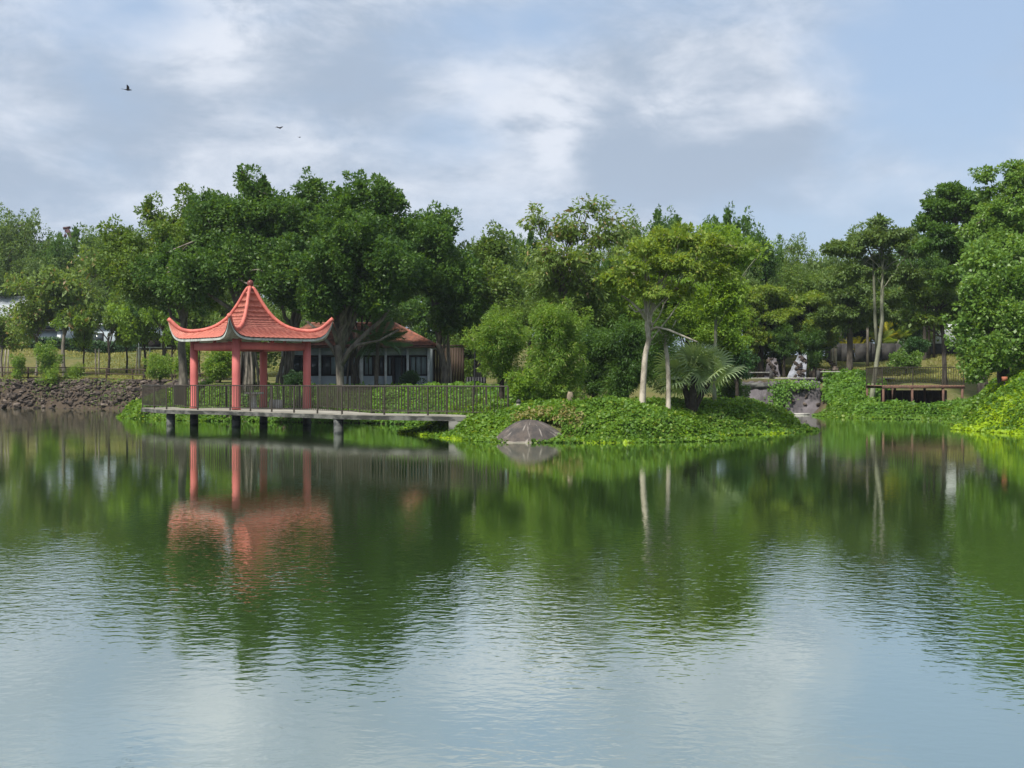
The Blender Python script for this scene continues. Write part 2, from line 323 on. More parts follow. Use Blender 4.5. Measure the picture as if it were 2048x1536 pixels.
CTRL = np.array([  # x, y, height, width of the rise at the shore
 (-40,103,2.2,1.5),(-60,103,2.2,1.5),(-27,98,2.1,1.6),(-80,103,2.3,1.5),(-18,84,2.0,1.8),(-40,107,2.4,1.5),(-25,105,2.4,1.6),
 (-50,127,5.2,2),(-30,125,5.1,2),(-80,127,5.2,2),(-62,150,6,2),(-30,150,6,2),(-12,120,4.2,2),(-12,100,2.4,2),
 (-19,74,1.3,2.6),(-15,72,1.6,3),(-10,72,1.5,3.6),(-5,70,1.5,3.6),(-1,66,1.45,3.4),(-9,80,1.5,3),(-2,80,1.9,3),(-20,92,2.2,2),
 (-1,58,1.0,3),(0,52,.9,3),(2,49.5,1.0,3.6),(5,50,.98,3.4),(4,56,.7,3),(9,55.5,.85,2.4),(10.5,57,.80,2.2),(7,64,.8,3),(8,80,2.0,3),
 (11,86,2.2,2),(16,85,2.25,.5),(21,84,2.25,3),(25,80.5,2.1,3.4),(22,75.8,.2,1.8),(23.5,75.8,.15,1.8),(25,75.8,.3,2.2),(24,77.5,.3,2.2),(21.6,74.8,.35,1.8),(23,74.2,.3,1.8),(20.3,76,1.0,2.0),(26,88,2.4,3.5),(20,103,4.1,3),(35,103,4.2,3),(10,103,3.7,3),(28,95,3.1,3),
 (23,53,2.3,3.6),(28,50,4.2,5),(36,46,6,6),(26,62,3.0,4),(32,62,4.5,5),(30,72,3.6,5),(40,80,4.6,5),(34,30,3,4),(45,12,3,4),
 (-70,-20,1.2,3),(0,-6,.6,2),(40,-20,2,3),(-85,60,2,4),(0,140,6.5,3),(60,130,8,3),(100,60,9,4),(-120,120,7,3),(0,300,9,3),(300,200,12,3),(-300,200,10,3),(0,1200,10,3),(900,-600,6,3),(-900,-600,6,3)], float)
def shoredist(x, y):                                       # + on land, - in the pond
    x = np.atleast_1d(np.asarray(x, float)); y = np.atleast_1d(np.asarray(y, float)); best = np.full(x.shape, 1e9); ins = np.zeros(x.shape, bool)
    for i in range(len(SHORE)):
        a = SHORE[i]; b = SHORE[(i+1) % len(SHORE)]; ab = b-a
        t = np.clip(((x-a[0])*ab[0]+(y-a[1])*ab[1])/(ab@ab), 0, 1)
        best = np.minimum(best, np.hypot(x-a[0]-t*ab[0], y-a[1]-t*ab[1]))
        cr = ((a[1] > y) != (b[1] > y)) & (x < (b[0]-a[0])*(y-a[1])/(b[1]-a[1]+1e-12)+a[0]); ins ^= cr
    return np.where(ins, -best, best)
def ground_z(x, y, full=False):
    x = np.atleast_1d(np.asarray(x, float)); y = np.atleast_1d(np.asarray(y, float)); d = shoredist(x, y)
    d = d+(vn(x, y, 1.7, 3)-.5)*.7+(vn(x, y, .6, 5)-.5)*.25
    ws = np.zeros(x.shape); hs = np.zeros(x.shape); ww = np.zeros(x.shape)
    for cx_, cy_, hh, wd in CTRL:
        k = 1/((x-cx_)**2+(y-cy_)**2+1.5)**1.7; ws += k; hs += k*hh; ww += k*wd
    H = hs/ws; Wd = ww/ws
    land = H*np.sin(np.clip(d/Wd, 0, 1)*math.pi/2)**.85+(vn(x, y, 6, 1)-.5)*.25*np.clip(d/4, 0, 1)
    z = np.where(d > 0, land, np.maximum(-1.6, d*.7))
    return (z, d) if full else z
def gz(x, y): return float(ground_z(x, y)[0])
xs = np.unique(np.round(np.concatenate([-np.geomspace(60, 1800, 22), np.arange(-60, -45, 1.5), np.arange(-45, 34, .45), np.arange(34, 60, 1.5), np.geomspace(60, 1800, 22)]), 3))
ys = np.unique(np.round(np.concatenate([-np.geomspace(12, 1500, 14), np.arange(-12, 42, 3), np.arange(42, 106, .45), np.arange(106, 150, 2), np.geomspace(150, 1800, 22)]), 3))
GX, GY = np.meshgrid(xs, ys); Zg = ground_z(GX.ravel(), GY.ravel())
nx, ny = len(xs), len(ys); ii = (np.arange(ny-1)[:, None]*nx+np.arange(nx-1)[None]).ravel()
me = npmesh('ground', np.stack([GX.ravel(), GY.ravel(), Zg], 1), np.stack([ii, ii+1, ii+nx+1, ii+nx], 1), True)
setp(link('ground', me, M['ground']), kind='structure')
me = npmesh('water', [(-95,-10,0),(60,-10,0),(60,106,0),(-95,106,0)], [[0,1,2,3]])
setp(link('water', me, M['water']), kind='structure')

# ---------------------------------------------------------------- pavilion
PC = np.array([-12.475, 62.0]); PROT = math.atan2(-2.715, -.106)-R(225)
DZ = .78; HALF = 1.92
pav = thing('pavilion', 'square red pavilion with upswept tiled roof standing on the jetty', 'pavilion', (PC[0], PC[1], DZ), PROT)
col = Geo(); col.lathe([(.205, 0), (.205, .10), (.19, .13), (.185, 1.6), (.185, 3.24)], k=24)
colm = col.mesh('column', True); colm.materials.append(M['coral'])
for sx_, sy_ in ((-1,-1),(1,-1),(1,1),(-1,1)): link('column', colm, parent=pav, loc=(sx_*HALF, sy_*HALF, 0))
bm_ = Geo().box((0, 0, 0), (2*HALF-.34, .20, .33)).mesh('beam'); bm_.materials.append(M['coral'])
for k in range(4):
    a = k*math.pi/2; link('beam', bm_, parent=pav, loc=(HALF*math.sin(a), -HALF*math.cos(a), 3.72-DZ), rot=(0, 0, a))
br = Geo().box((0, 0, 0), (.12, .12, .16)).mesh('bracket'); br.materials.append(M['coral'])
for k in range(4):
    a = k*math.pi/2
    for q in (-.5, 0, .5): 
        x, y = 2*HALF*q*.9, -HALF; link('bracket', br, parent=pav, loc=(x*math.cos(a)-y*math.sin(a), x*math.sin(a)+y*math.cos(a), 3.965-DZ), rot=(0, 0, a))
TT = np.array([0, .043, .142, .24, .383, .525, .64, .752, .865, .95, 1.0])
HIP = np.array([6.60, 6.44, 5.78, 5.24, 4.76, 4.52, 4.44, 4.43, 4.56, 4.84, 5.02])-DZ
MID = np.array([6.56, 6.38, 5.72, 5.18, 4.69, 4.44, 4.31, 4.21, 4.13, 4.08, 4.055])-DZ
RH = 2.80
def smooth_interp(t, xs_, ys_):
    xs_ = np.asarray(xs_); ys_ = np.asarray(ys_); m_ = np.gradient(ys_, xs_); i = np.clip(np.searchsorted(xs_, t)-1, 0, len(xs_)-2)
    h_ = xs_[i+1]-xs_[i]; u = (t-xs_[i])/h_
    return (2*u**3-3*u**2+1)*ys_[i]+(u**3-2*u**2+u)*h_*m_[i]+(-2*u**3+3*u**2)*ys_[i+1]+(u**3-u**2)*h_*m_[i+1]
def roofpt(s_, t_):
    z = smooth_interp(t_, TT, MID); hz = smooth_interp(t_, TT, HIP)
    wgt = np.abs(s_)**9; half = t_*RH*(1-.07*(1-s_**2)*t_)
    return np.stack([s_*t_*RH, -half, z+(hz-z)*wgt], -1)
rows = 26; ncol = 90
tv = []; 
for r_ in range(rows):
    t0 = (r_+.0)/rows; t1 = (r_+1.0)/rows; t0, t1 = (max(.015, t0**.86), t1**.86)
    tv += [(t0, .0), (min(1.012, t1+.010), .066), (min(1.01, t1+.008), .034)]
def roof_sheet(off, wave):
    g = Geo(); ss = np.linspace(-1, 1, 2*ncol+1)
    P = []
    for t, lift in (tv if wave else [(max(.015, q/30), 0) for q in range(31)]):
        pt = roofpt(ss, np.full_like(ss, min(t, 1.0))); pt[:, 1] -= max(0, t-1.0)*RH
        wv = (np.abs(np.sin(ss*t*RH/ .27*math.pi))*.022 + lift*.8) if wave else 0
        pt[:, 2] += off+wv; P.append(pt)
    P = np.concatenate(P); nr = len(P)//len(ss); w_ = len(ss)
    ii = (np.arange(nr-1)[:, None]*w_+np.arange(w_-1)[None]).ravel()
    g.add(P, np.stack([ii, ii+1, ii+w_+1, ii+w_], 1)); return g
tm = roof_sheet(.0, True).mesh('tile_courses'); tm.materials.append(M['tile'])
for k in range(4):
    o = link('tile_courses', tm, parent=pav, rot=(0, 0, k*math.pi/2)); o['kind'] = 'stuff'
sm_ = roof_sheet(-.10, False); ss = np.linspace(-1, 1, 2*ncol+1); e0 = roofpt(ss, np.ones_like(ss)); e1 = e0.copy(); e0[:, 2] += .0; e1[:, 2] -= .10; n_ = len(ss)
sm_.add(np.concatenate([e0, e1]), [[i, i+n_, i+n_+1, i+1] for i in range(n_-1)])
sm2 = sm_.mesh('soffit'); sm2.materials.append(M['soffit'])
for k in range(4): link('soffit', sm2, parent=pav, rot=(0, 0, k*math.pi/2))
tq = np.linspace(.02, 1.0, 40); hp = roofpt(np.full_like(tq, -1.0), tq); hp[:, 2] += .05
hg = Geo().tube(hp, np.linspace(.085, .105, 40), 8); hm = hg.mesh('hip_ridge', True); hm.materials.append(M['ridge'])
for k in range(4): link('hip_ridge', hm, parent=pav, rot=(0, 0, k*math.pi/2))
Geo().lathe([(.20, 5.62), (.17, 5.72), (.10, 5.80), (.09, 5.84), (.13, 5.88), (.155, 5.95), (.15, 6.03), (.10, 6.10), (.02, 6.14)], k=20).obj('finial', M['finial'], pav, True)

# ---------------------------------------------------------------- jetty and railings
E = [(-18.4,64.5),(-16.15,60.5),(-12.6,58.0),(-6.69,51.5),(-1.47,49.0),(-.6,48.7)]
B = [(-.1,50.4),(-.9,50.7),(-5.7,53.4),(-9.0,61.4),(-12.35,65.5),(-15.9,63.0),(-17.1,65.6)]
poly = E+B
jet = thing('jetty', 'grey concrete jetty on round piles carrying the red pavilion', 'jetty', (0, 0, 0))
g = Geo(); n_ = len(poly); g.add([(x, y, DZ) for x, y in poly]+[(x, y, DZ-.2) for x, y in poly], [[i, i+n_, (i+1) % n_+n_, (i+1) % n_] for i in range(n_)])
g.f.setdefault(n_, []).append(np.array([list(range(n_)), [i+n_ for i in range(n_)][::-1]]))
def polyslab(pts, z0, z1):
    bmx = bmesh.new(); vs = [bmx.verts.new((x, y, z0)) for x, y in pts]; f = bmx.faces.new(vs)
    r = bmesh.ops.extrude_face_region(bmx, geom=[f]); bmesh.ops.translate(bmx, vec=(0, 0, z1-z0), verts=[v for v in r['geom'] if isinstance(v, bmesh.types.BMVert)])
    bmesh.ops.recalc_face_normals(bmx, faces=bmx.faces); bmesh.ops.triangulate(bmx, faces=bmx.faces)
    me = bpy.data.meshes.new('slab'); bmx.to_mesh(me); bmx.free(); return me
link('slab', polyslab(poly, DZ-.20, DZ-.03), M['concrete'], jet)
cen = np.mean(poly, axis=0); 
link('paving', polyslab([(x+(cen[0]-x)*.004, y+(cen[1]-y)*.004) for x, y in poly], DZ-.03, DZ), M['deckfloor'], jet)
pm = Geo().lathe([(.22, -1.5), (.20, .0), (.20, .60)], k=20).mesh('pile', True); pm.materials.append(M['pile'])
def pavpt(lx, ly): return (PC[0]+lx*math.cos(PROT)-ly*math.sin(PROT), PC[1]+lx*math.sin(PROT)+ly*math.cos(PROT))
for (x, y) in [pavpt(a*HALF, b*HALF) for a, b in ((-1,-1),(1,-1),(1,1),(-1,1))]+[(-16.0,60.95),(-6.95,52.1)]: link('pile', pm, parent=jet, loc=(x, y, -.02))
Geo().box((-1.95, 50.1, .2), (.9, 1.6, .75)).obj('abutment', M['concrete'], jet)

ubox = boxmesh('post', M['rail'])
balm = boxmesh('baluster', M['rail']); trm = boxmesh('top_rail', M['rail']); brm = boxmesh('bottom_rail', M['rail'])
def seglink(name, me, parent, a, b, wd, ht):
    a = Vector(a); b = Vector(b); d = b-a
    o = link(name, me, parent=parent, loc=(a+b)/2, scale=(d.length, wd, ht)); o.rotation_euler = d.to_track_quat('X', 'Z').to_euler(); return o
def railing(label, path, z, h=1.12, posts=1.9, gap=.135, group=None, low=.14, postw=.055, inset=.0, bars=True, mats=(ubox, balm, trm, brm), zf=None):
    P = [Vector((x, y, z)) for x, y in path]
    t = thing('railing', label, 'railing', (P[0].x, P[0].y, z), 0, group); o0 = P[0].copy()
    for i in range(len(P)-1):
        a, b = P[i]-o0, P[i+1]-o0; d = b-a; L = d.length; u = d/L; npn = max(1, round(L/posts)); az_ = math.atan2(d.y, d.x)
        seglink('top_rail', mats[2], t, a+Vector((0, 0, h)), b+Vector((0, 0, h)), .06, .045)
        seglink('bottom_rail', mats[3], t, a+Vector((0, 0, low)), b+Vector((0, 0, low)), .035, .03)
        for j in range(npn+(1 if i == len(P)-2 else 0)):
            c = a+u*L*j/npn; link('post', mats[0], parent=t, loc=c+Vector((0, 0, h/2-.06)), rot=(0, 0, az_), scale=(postw, postw, h+.08))
        if bars:
            nb = int(L/gap)
            for j in range(1, nb):
                c = a+u*L*j/nb
                if min((c-(a+u*L*q/npn)).length for q in range(npn+1)) < .05: continue
                link('baluster', mats[1], parent=t, loc=c+Vector((0, 0, (h+low)/2)), rot=(0, 0, az_), scale=(.022, .022, h-low))
    return t
def inset(path, dd):
    out = []
    for x, y in path:
        v_ = np.array([cen[0]-x, cen[1]-y]); v_ /= np.linalg.norm(v_); out.append((x+v_[0]*dd, y+v_[1]*dd))
    return out
fr_ = [(-18.3,64.4),(-16.1,60.6),(-12.6,58.1),(-6.75,51.62),(-1.47,49.12),(-.15,48.75)]
railing('brown steel railing with thin bars along the front edge of the jetty', fr_, DZ, group='railings of the jetty')
bk_ = [(-1.0,50.55),(-5.75,53.2),(-9.15,61.4),(-12.35,65.3),(-15.8,62.9),(-17.0,65.4)]
railing('brown steel railing behind the pavilion columns on the landward edge of the jetty', bk_, DZ, group='railings of the jetty')

# stone table and stools inside the pavilion
tb = thing('stone_table', 'round pale stone table standing between the pavilion columns', 'table', (PC[0]+.15, PC[1]+.1, DZ))
Geo().lathe([(.44, .70), (.46, .72), (.46, .77), (.44, .79)], k=28).obj('table_top', M['stone'], tb)
Geo().lathe([(.24, 0), (.22, .06), (.13, .12), (.12, .62), (.20, .70)], k=20).obj('pedestal', M['stone'], tb)
stm = Geo().lathe([(.15, 0), (.17, .04), (.19, .2), (.17, .38), (.165, .42), (.15, .43)], k=20).mesh('stone_stool'); stm.materials.append(M['stone'])
for (x, y, lb) in ((-.85, -.15, 'pale stone stool left of the round pavilion table'), (.85, .25, 'pale stone stool just right of the round table, beside the rear column'), (1.25, -.35, 'pale stone stool farthest right of the table, near the right column')):
    setp(link('stone_stool', stm, loc=(PC[0]+.15+x, PC[1]+.1+y, DZ)), lb, 'stool', 'stone stools in the pavilion')

# ---------------------------------------------------------------- foliage builders
def leafcloud(clumps, n, L, W, droop=.25, out=.6, lv=.35, up=.55, shell=.1, el=1.15, flat=.62, asc=.75, r=rng):
    """clumps: (m,7) centre, outward dir, radius: each a tapering spray of n leaves reaching outwards"""
    m_ = len(clumps); sd_ = nrm(clumps[:, 3:6]*np.array([1, 1, .7])+np.array([0, 0, asc])+r.normal(size=(m_, 3))*.35)
    cnt = np.maximum(6, (n*np.clip((clumps[:, 6]/np.median(clumps[:, 6]))**1.7, .05, 3)).astype(int))
    cc = np.repeat(clumps, cnt, 0); A = np.repeat(sd_, cnt, 0); k = len(cc)
    t = r.random(k)**.8; u = nrm(r.normal(size=(k, 3))); u -= (u*A).sum(1, keepdims=True)*A; u = nrm(u)
    wd_ = (shell+(1-shell)*r.random(k)**.5)*np.sin(np.clip(t*.8+.18, 0, 1)*math.pi)**.7
    rad = cc[:, 6:7]; off = A*(t[:, None]*(1.2+el)-.7)*rad+u*wd_[:, None]*rad*.78; off[:, 2] *= flat if flat < .6 else 1
    P = cc[:, :3]+off
    D = u*out*.7+A*.7+r.normal(size=(k, 3))*.45; D[:, 2] -= droop
    Nn = nrm(u*.5+cc[:, 3:6]*.2+np.array([0, 0, up])+r.normal(size=(k, 3))*.55)
    s = (1-lv)+2*lv*r.random(k)
    return kites(P, D, Nn, L*s, W*s)
def clumps_from_lobes(lobes, n, cr, r=rng, inner=.5, low=-.55, crv=.35, spire=0):
    """lobes: (x,y,z,rx,ry,rz)"""
    lb = np.array(lobes, float); wt = (lb[:, 3]*lb[:, 4]+lb[:, 3]*lb[:, 5]+lb[:, 4]*lb[:, 5]); wt /= wt.sum()
    idx = r.choice(len(lb), n, p=wt); u = nrm(r.normal(size=(n, 3))); 
    fl = u[:, 2] < low; u[fl, 2] *= -1
    rad = inner+(1-inner)*r.random(n)**.5
    ph = lb[idx, 0]*3.1+lb[idx, 2]*1.7; rad = rad*(1+.16*np.sin(u[:, 0]*4.3+u[:, 2]*5.1+ph)+.12*np.sin(u[:, 1]*7+u[:, 2]*8.3+2*ph))
    rad = np.where(r.random(n) < .08, rad+r.random(n)*.25, rad)
    c = lb[idx, :3]+u*rad[:, None]*np.maximum(lb[idx, 3:6]-cr*.55, lb[idx, 3:6]*.35)
    d = nrm(u/lb[idx, 3:6]); rr = cr*(1-crv+2*crv*r.random(n))
    out_ = np.concatenate([c, d, rr[:, None]], 1)
    if spire:                                              # upright leafy leaders that break the outline of the crown
        top_ = np.where((u[:, 2] > .25) & (r.random(n) < spire))[0]; ex = []
        for i_ in top_:
            dv = nrm(d[i_]*np.array([.9, .9, .3])+np.array([0, 0, .75])+r.normal(size=3)*.30); p_ = c[i_].copy()
            for q_ in range(r.integers(2, 4)): p_ = p_+dv*cr*.52; ex.append(np.concatenate([p_, dv, [cr*(.52-.10*q_)]]))
        if ex: out_ = np.concatenate([out_, np.array(ex)])
    return out_, idx
def bez(a, b, c, n=7):
    t = np.linspace(0, 1, n)[:, None]; return (1-t)**2*a+2*t*(1-t)*b+t*t*c
def wob(P, s, r=rng):
    Q = P.copy(); Q[1:-1] += r.normal(size=Q[1:-1].shape)*s; return Q
def tree_meshes(base, trunk, r0, r1, lobes, nclump, cr, nleaf, L, W, nlimb=14, ntwig=60, inner=.5, r=rng, low=-.55, extra=(), limb=.45, k=8, spire=0, sub=0, subz=.55, **kw):
    """trunk: polyline from the base up (m); returns trunk mesh, crown mesh"""
    tr = np.array(trunk, float); g = Geo(); T = []
    for i in range(len(tr)-1):
        for q in np.linspace(0, 1, 5)[(0 if i == 0 else 1):]: T.append(tr[i]*(1-q)+tr[i+1]*q)
    T = np.array(T); T[1:-1] += r.normal(size=T[1:-1].shape)*r0*.12
    rr = np.linspace(r0, r1, len(T)); rr[0] *= 1.45; rr[1] *= 1.1
    T[0, 2] -= .3; g.tube(T, rr, k)
    if sub:
        ls_ = []
        for l_ in lobes:
            l_ = np.array(l_, float)
            if max(l_[3:6]) < .75: ls_.append(tuple(l_)); continue
            for q_ in range(sub):
                u_ = nrm(r.normal(size=3)); f_ = r.uniform(.40, .62); ls_.append(tuple(l_[:3]+u_*l_[3:6]*(1-f_)*1.02)+(l_[3]*f_, l_[4]*f_, l_[5]*f_*subz/.55))
            ls_.append(tuple(l_[:3])+tuple(l_[3:6]*.55))
        lobes = ls_
    cl, idx = clumps_from_lobes(lobes, nclump, cr, r, inner, low, spire=spire)
    top = T[-1]; nodes = []; lb = np.array(lobes)
    for j in range(nlimb):
        l_ = lb[j % len(lb)]; ctr = l_[:3]+r.normal(size=3)*l_[3:6]*(.18 if j < len(lb) else .4)
        q = r.uniform(.0, 1)**.7; s_ = T[max(1, int((len(T)-1)*(.62+.38*q)))] if j % 3 else top
        b_ = s_*.5+ctr*.5; b_[2] += abs(ctr[2]-s_[2])*.10-.05*np.linalg.norm(ctr[:2]-s_[:2]); 
        P = wob(bez(s_, b_, ctr, 8), .05*np.linalg.norm(ctr-s_)*.4, r)
        ra = r1*limb*(1.25 if j < len(lb) else .8); g.tube(P, np.linspace(ra, ra*.28, 8), 6); nodes.append((P, ra))
    N_ = np.concatenate([p_[3:] for p_, _ in nodes]) if nodes else T[-3:]
    sel = r.choice(len(cl), min(ntwig, len(cl)), replace=False)
    for c in cl[sel]:
        dd = np.linalg.norm(N_-c[:3], axis=1); a = N_[dd.argmin()]
        mid = (a+c[:3])/2+r.normal(size=3)*.12*dd.min(); mid[2] += .08*dd.min()
        g.tube(bez(a, mid, c[:3], 5), np.linspace(r1*.22, r1*.07, 5)+.008, 4)
    for P_, a_, b_ in extra: g.tube(np.array(P_, float), np.linspace(a_, b_, len(P_)), 7)
    V, F = leafcloud(cl, int(nleaf*1.12), L*.80, W*.78, r=r, **kw)
    ni = int(nclump*nleaf*.08)                                  # larger shaded inner leaves
    ic = lb[r.choice(len(lb), ni)]; P = ic[:, :3]+nrm(r.normal(size=(ni, 3)))*(r.random((ni, 1))**.4)*ic[:, 3:6]*.72
    V2, F2 = kites(P, r.normal(size=(ni, 3)), r.normal(size=(ni, 3)), np.full(ni, L*1.7), np.full(ni, W*1.9))
    b = np.array(base)
    g.v = [v_-b for v_ in g.v]
    return g.mesh('trunk', True), npmesh('crown', np.concatenate([V, V2])-b, np.concatenate([F, F2+len(V)]))
def tree(name, label, Y, basepx, trunkpx, lobes, mat_, bark='bark', r0=.2, r1=.12, n=150, cr=.6, nl=60, L=.2, W=.11, group=None, cat='tree', by=None, seed=None, dys=0, **kw):
    """trunkpx [(px,py)...] above the base; lobes (px,py,dy,rx_px,rz_px[,ry_m]) surveyed at depth Y"""
    r = np.random.default_rng(seed if seed is not None else int(basepx*7+Y)); k_ = Y/FL
    bx = PX(basepx, Y); bz = gz(bx, Y); base = (bx, Y, bz)
    tr = [base]+[(PX(a, Y), Y+dys*(i+1), PZ(b_, Y)) for i, (a, b_) in enumerate(trunkpx)]
    lb = []
    for l_ in lobes:
        ya = Y+l_[2]; lb.append((PX(l_[0], ya), ya, PZ(l_[1], ya), l_[3]*k_, (l_[5] if len(l_) > 5 else l_[3]*k_), l_[4]*k_))
    tm_, cm_ = tree_meshes(base, tr, r0, r1, lb, max(12, int(n*.62)), cr*1.15, int(nl*1.55), L, W, r=r, **dict(dict(sub=4), **kw))
    t = thing(name, label, cat, base, 0, group)
    link('trunk', tm_, M[bark], t); link('crown', cm_, M[mat_], t); return t

# ---------------------------------------------------------------- banyans behind the pavilion
def roots(px, Y, n, spread, h, r_=.05, seed=1):
    rr = np.random.default_rng(seed); out = []
    bx = PX(px, Y); z0 = gz(bx, Y)
    for i in range(n):
        a = rr.uniform(0, 2*math.pi); d0 = rr.uniform(.5, 1)*spread; d1 = rr.uniform(.15, .5)*spread; hh = h*rr.uniform(.6, 1.1)
        P = [(bx+math.cos(a)*d0, Y+math.sin(a)*d0, z0-.3), (bx+math.cos(a)*(d0*.7+d1*.3), Y+math.sin(a)*(d0*.7+d1*.3), z0+hh*.35), (bx+math.cos(a)*d1, Y+math.sin(a)*d1, z0+hh*.7), (bx+math.cos(a+.4)*d1*.8, Y+math.sin(a+.4)*d1*.8, z0+hh)]
        out.append((P, r_*rr.uniform(.8, 1.6), r_*.6))
    return out
GB = 'banyans behind the pavilion'
tree('banyan_tree', 'dark banyan with pointed top, its buttressed trunk between the front and rear columns', 70, 497, [(500, 700), (480, 620)],
     [(510,435,0,55,66),(505,390,0,24,26),(490,372,.6,13,14),(527,368,.4,9,12),(430,462,1,60,54),(425,425,1,20,26),(410,428,0,9,12),(560,450,0,50,55),(470,520,-1,95,75,3),(400,560,-.5,70,60,2.4),(560,560,-1,70,60,2.6),(442,412,.3,11,16),(350,545,1.5,60,60,2.2)],
     'ficus', 'barkgrey', .34, .26, 620, .62, 66, .23, .13, GB, extra=roots(497, 70, 12, .95, 3.4, .07, 3), nlimb=26, ntwig=120, up=.5, spire=.34)
tree('banyan_tree', 'banyan with spindly outer sprigs rising left of the pavilion roof peak', 74, 365, [(365, 690), (370, 600)],
     [(395,462,0,40,40),(325,455,0,38,50),(300,430,0,14,24),(350,500,-1,70,60,2.4),(270,510,0,60,42),(240,480,0,18,24),(290,570,-1,70,60,2.4),(390,580,-1,60,60,2.2),(215,480,0,10,12),(300,412,0,8,12),(420,425,0,9,14),(385,420,0,9,13),(365,545,.5,60,50,2)],
     'ficus2', 'barkgrey', .26, .18, 430, .60, 60, .23, .13, GB, nlimb=20, ntwig=100, up=.5, spire=.34)
tree('banyan_tree', 'tall dark banyan rising behind the right half of the pavilion roof', 72, 575, [(580, 700), (600, 610)],
     [(620,420,0,26,50),(615,378,0,19,16),(600,470,0,60,50),(645,500,-1,60,60,2.2),(555,510,-1,70,60,2.6),(610,580,-1.5,80,60,2.6),(570,440,.8,30,38),(640,430,1,20,30),(628,368,0,7,9)],
     'ficus', 'barkgrey', .30, .22, 430, .60, 66, .23, .13, GB, extra=roots(575, 72, 9, .9, 3.2, .06, 5), nlimb=18, ntwig=90, up=.5, spire=.34)
tree('banyan_tree', 'banyan with thick forked grey trunk standing before the low house', 68, 682, [(680, 735), (676, 690)],
     [(690,420,0,24,38),(672,388,0,13,14),(752,430,0,42,48),(728,388,0,12,18),(775,395,.3,11,16),(800,405,0,9,18),(715,480,-1,85,60,2.8),(680,560,-1.5,80,55,2.8),(780,550,-1,62,60,2.4),(735,612,-1,58,30,2.4),(650,610,-1,50,36,2),(800,480,0,32,45),(720,370,0,7,7),(765,372,0,6,9)],
     'ficus', 'barkgrey', .20, .22, 640, .62, 66, .23, .13, GB, nlimb=22, ntwig=120, up=.5, spire=.34,
     extra=[([(PX(a,68), 68+dy, PZ(b,68)) for a, b, dy in q], r_, r2_) for q, r_, r2_ in (
        ([(680,735,0),(700,700,-.1),(735,665,-.2),(765,640,-.3),(790,600,-.3)], .16, .08), ([(678,720,0),(660,690,.1),(640,665,.2),(610,640,.2)], .12, .06),
        ([(684,705,0),(686,670,-.1),(700,640,-.1),(705,600,0)], .15, .08), ([(690,715,0),(715,690,-.3),(760,682,-.5),(800,660,-.5)], .10, .05))])
tree('banyan_tree', 'banyan with twin dark stems between the forked trunk and the house', 70.5, 705, [(712, 735), (720, 690)],
     [(740,590,0,60,50),(700,620,.5,50,36),(790,575,0,30,30),(830,560,0,30,34)], 'ficus', 'bark', .15, .12, 200, .6, 60, .23, .13, GB, extra=roots(705, 70.5, 8, .6, 3.2, .05, 9), nlimb=10, ntwig=50)
tree('banyan_tree', 'banyan with hanging roots right of the red tiled house', 74, 893, [(890, 740), (878, 690), (880, 640)],
     [(870,480,0,40,40),(868,448,0,26,13),(900,462,0,9,14),(850,520,-1,50,55,2.2),(900,560,-1,55,55,2.2),(850,570,-1,30,30),(920,620,-.5,45,50),(895,645,-1,30,28),(835,470,0,20,26)],
     'ficus', 'barkgrey', .20, .15, 400, .60, 62, .24, .13, GB, extra=roots(893, 74, 8, .5, 3.6, .045, 11), nlimb=16, ntwig=80, up=.5, spire=.34)
tree('broadleaf_tree', 'loose olive green tree filling the gap right of the banyans', 76, 955, [(955, 700), (950, 620)],
     [(950,530,0,50,40),(990,510,0,34,30),(975,485,0,18,9),(940,585,-1,60,50,2.2),(1000,590,-1,50,55,2.2),(960,650,-1,50,50),(1010,650,-.5,40,45)], 'ficus2', 'bark', .24, .14, 300, .6, 56, .24, .13, nlimb=14, ntwig=60)

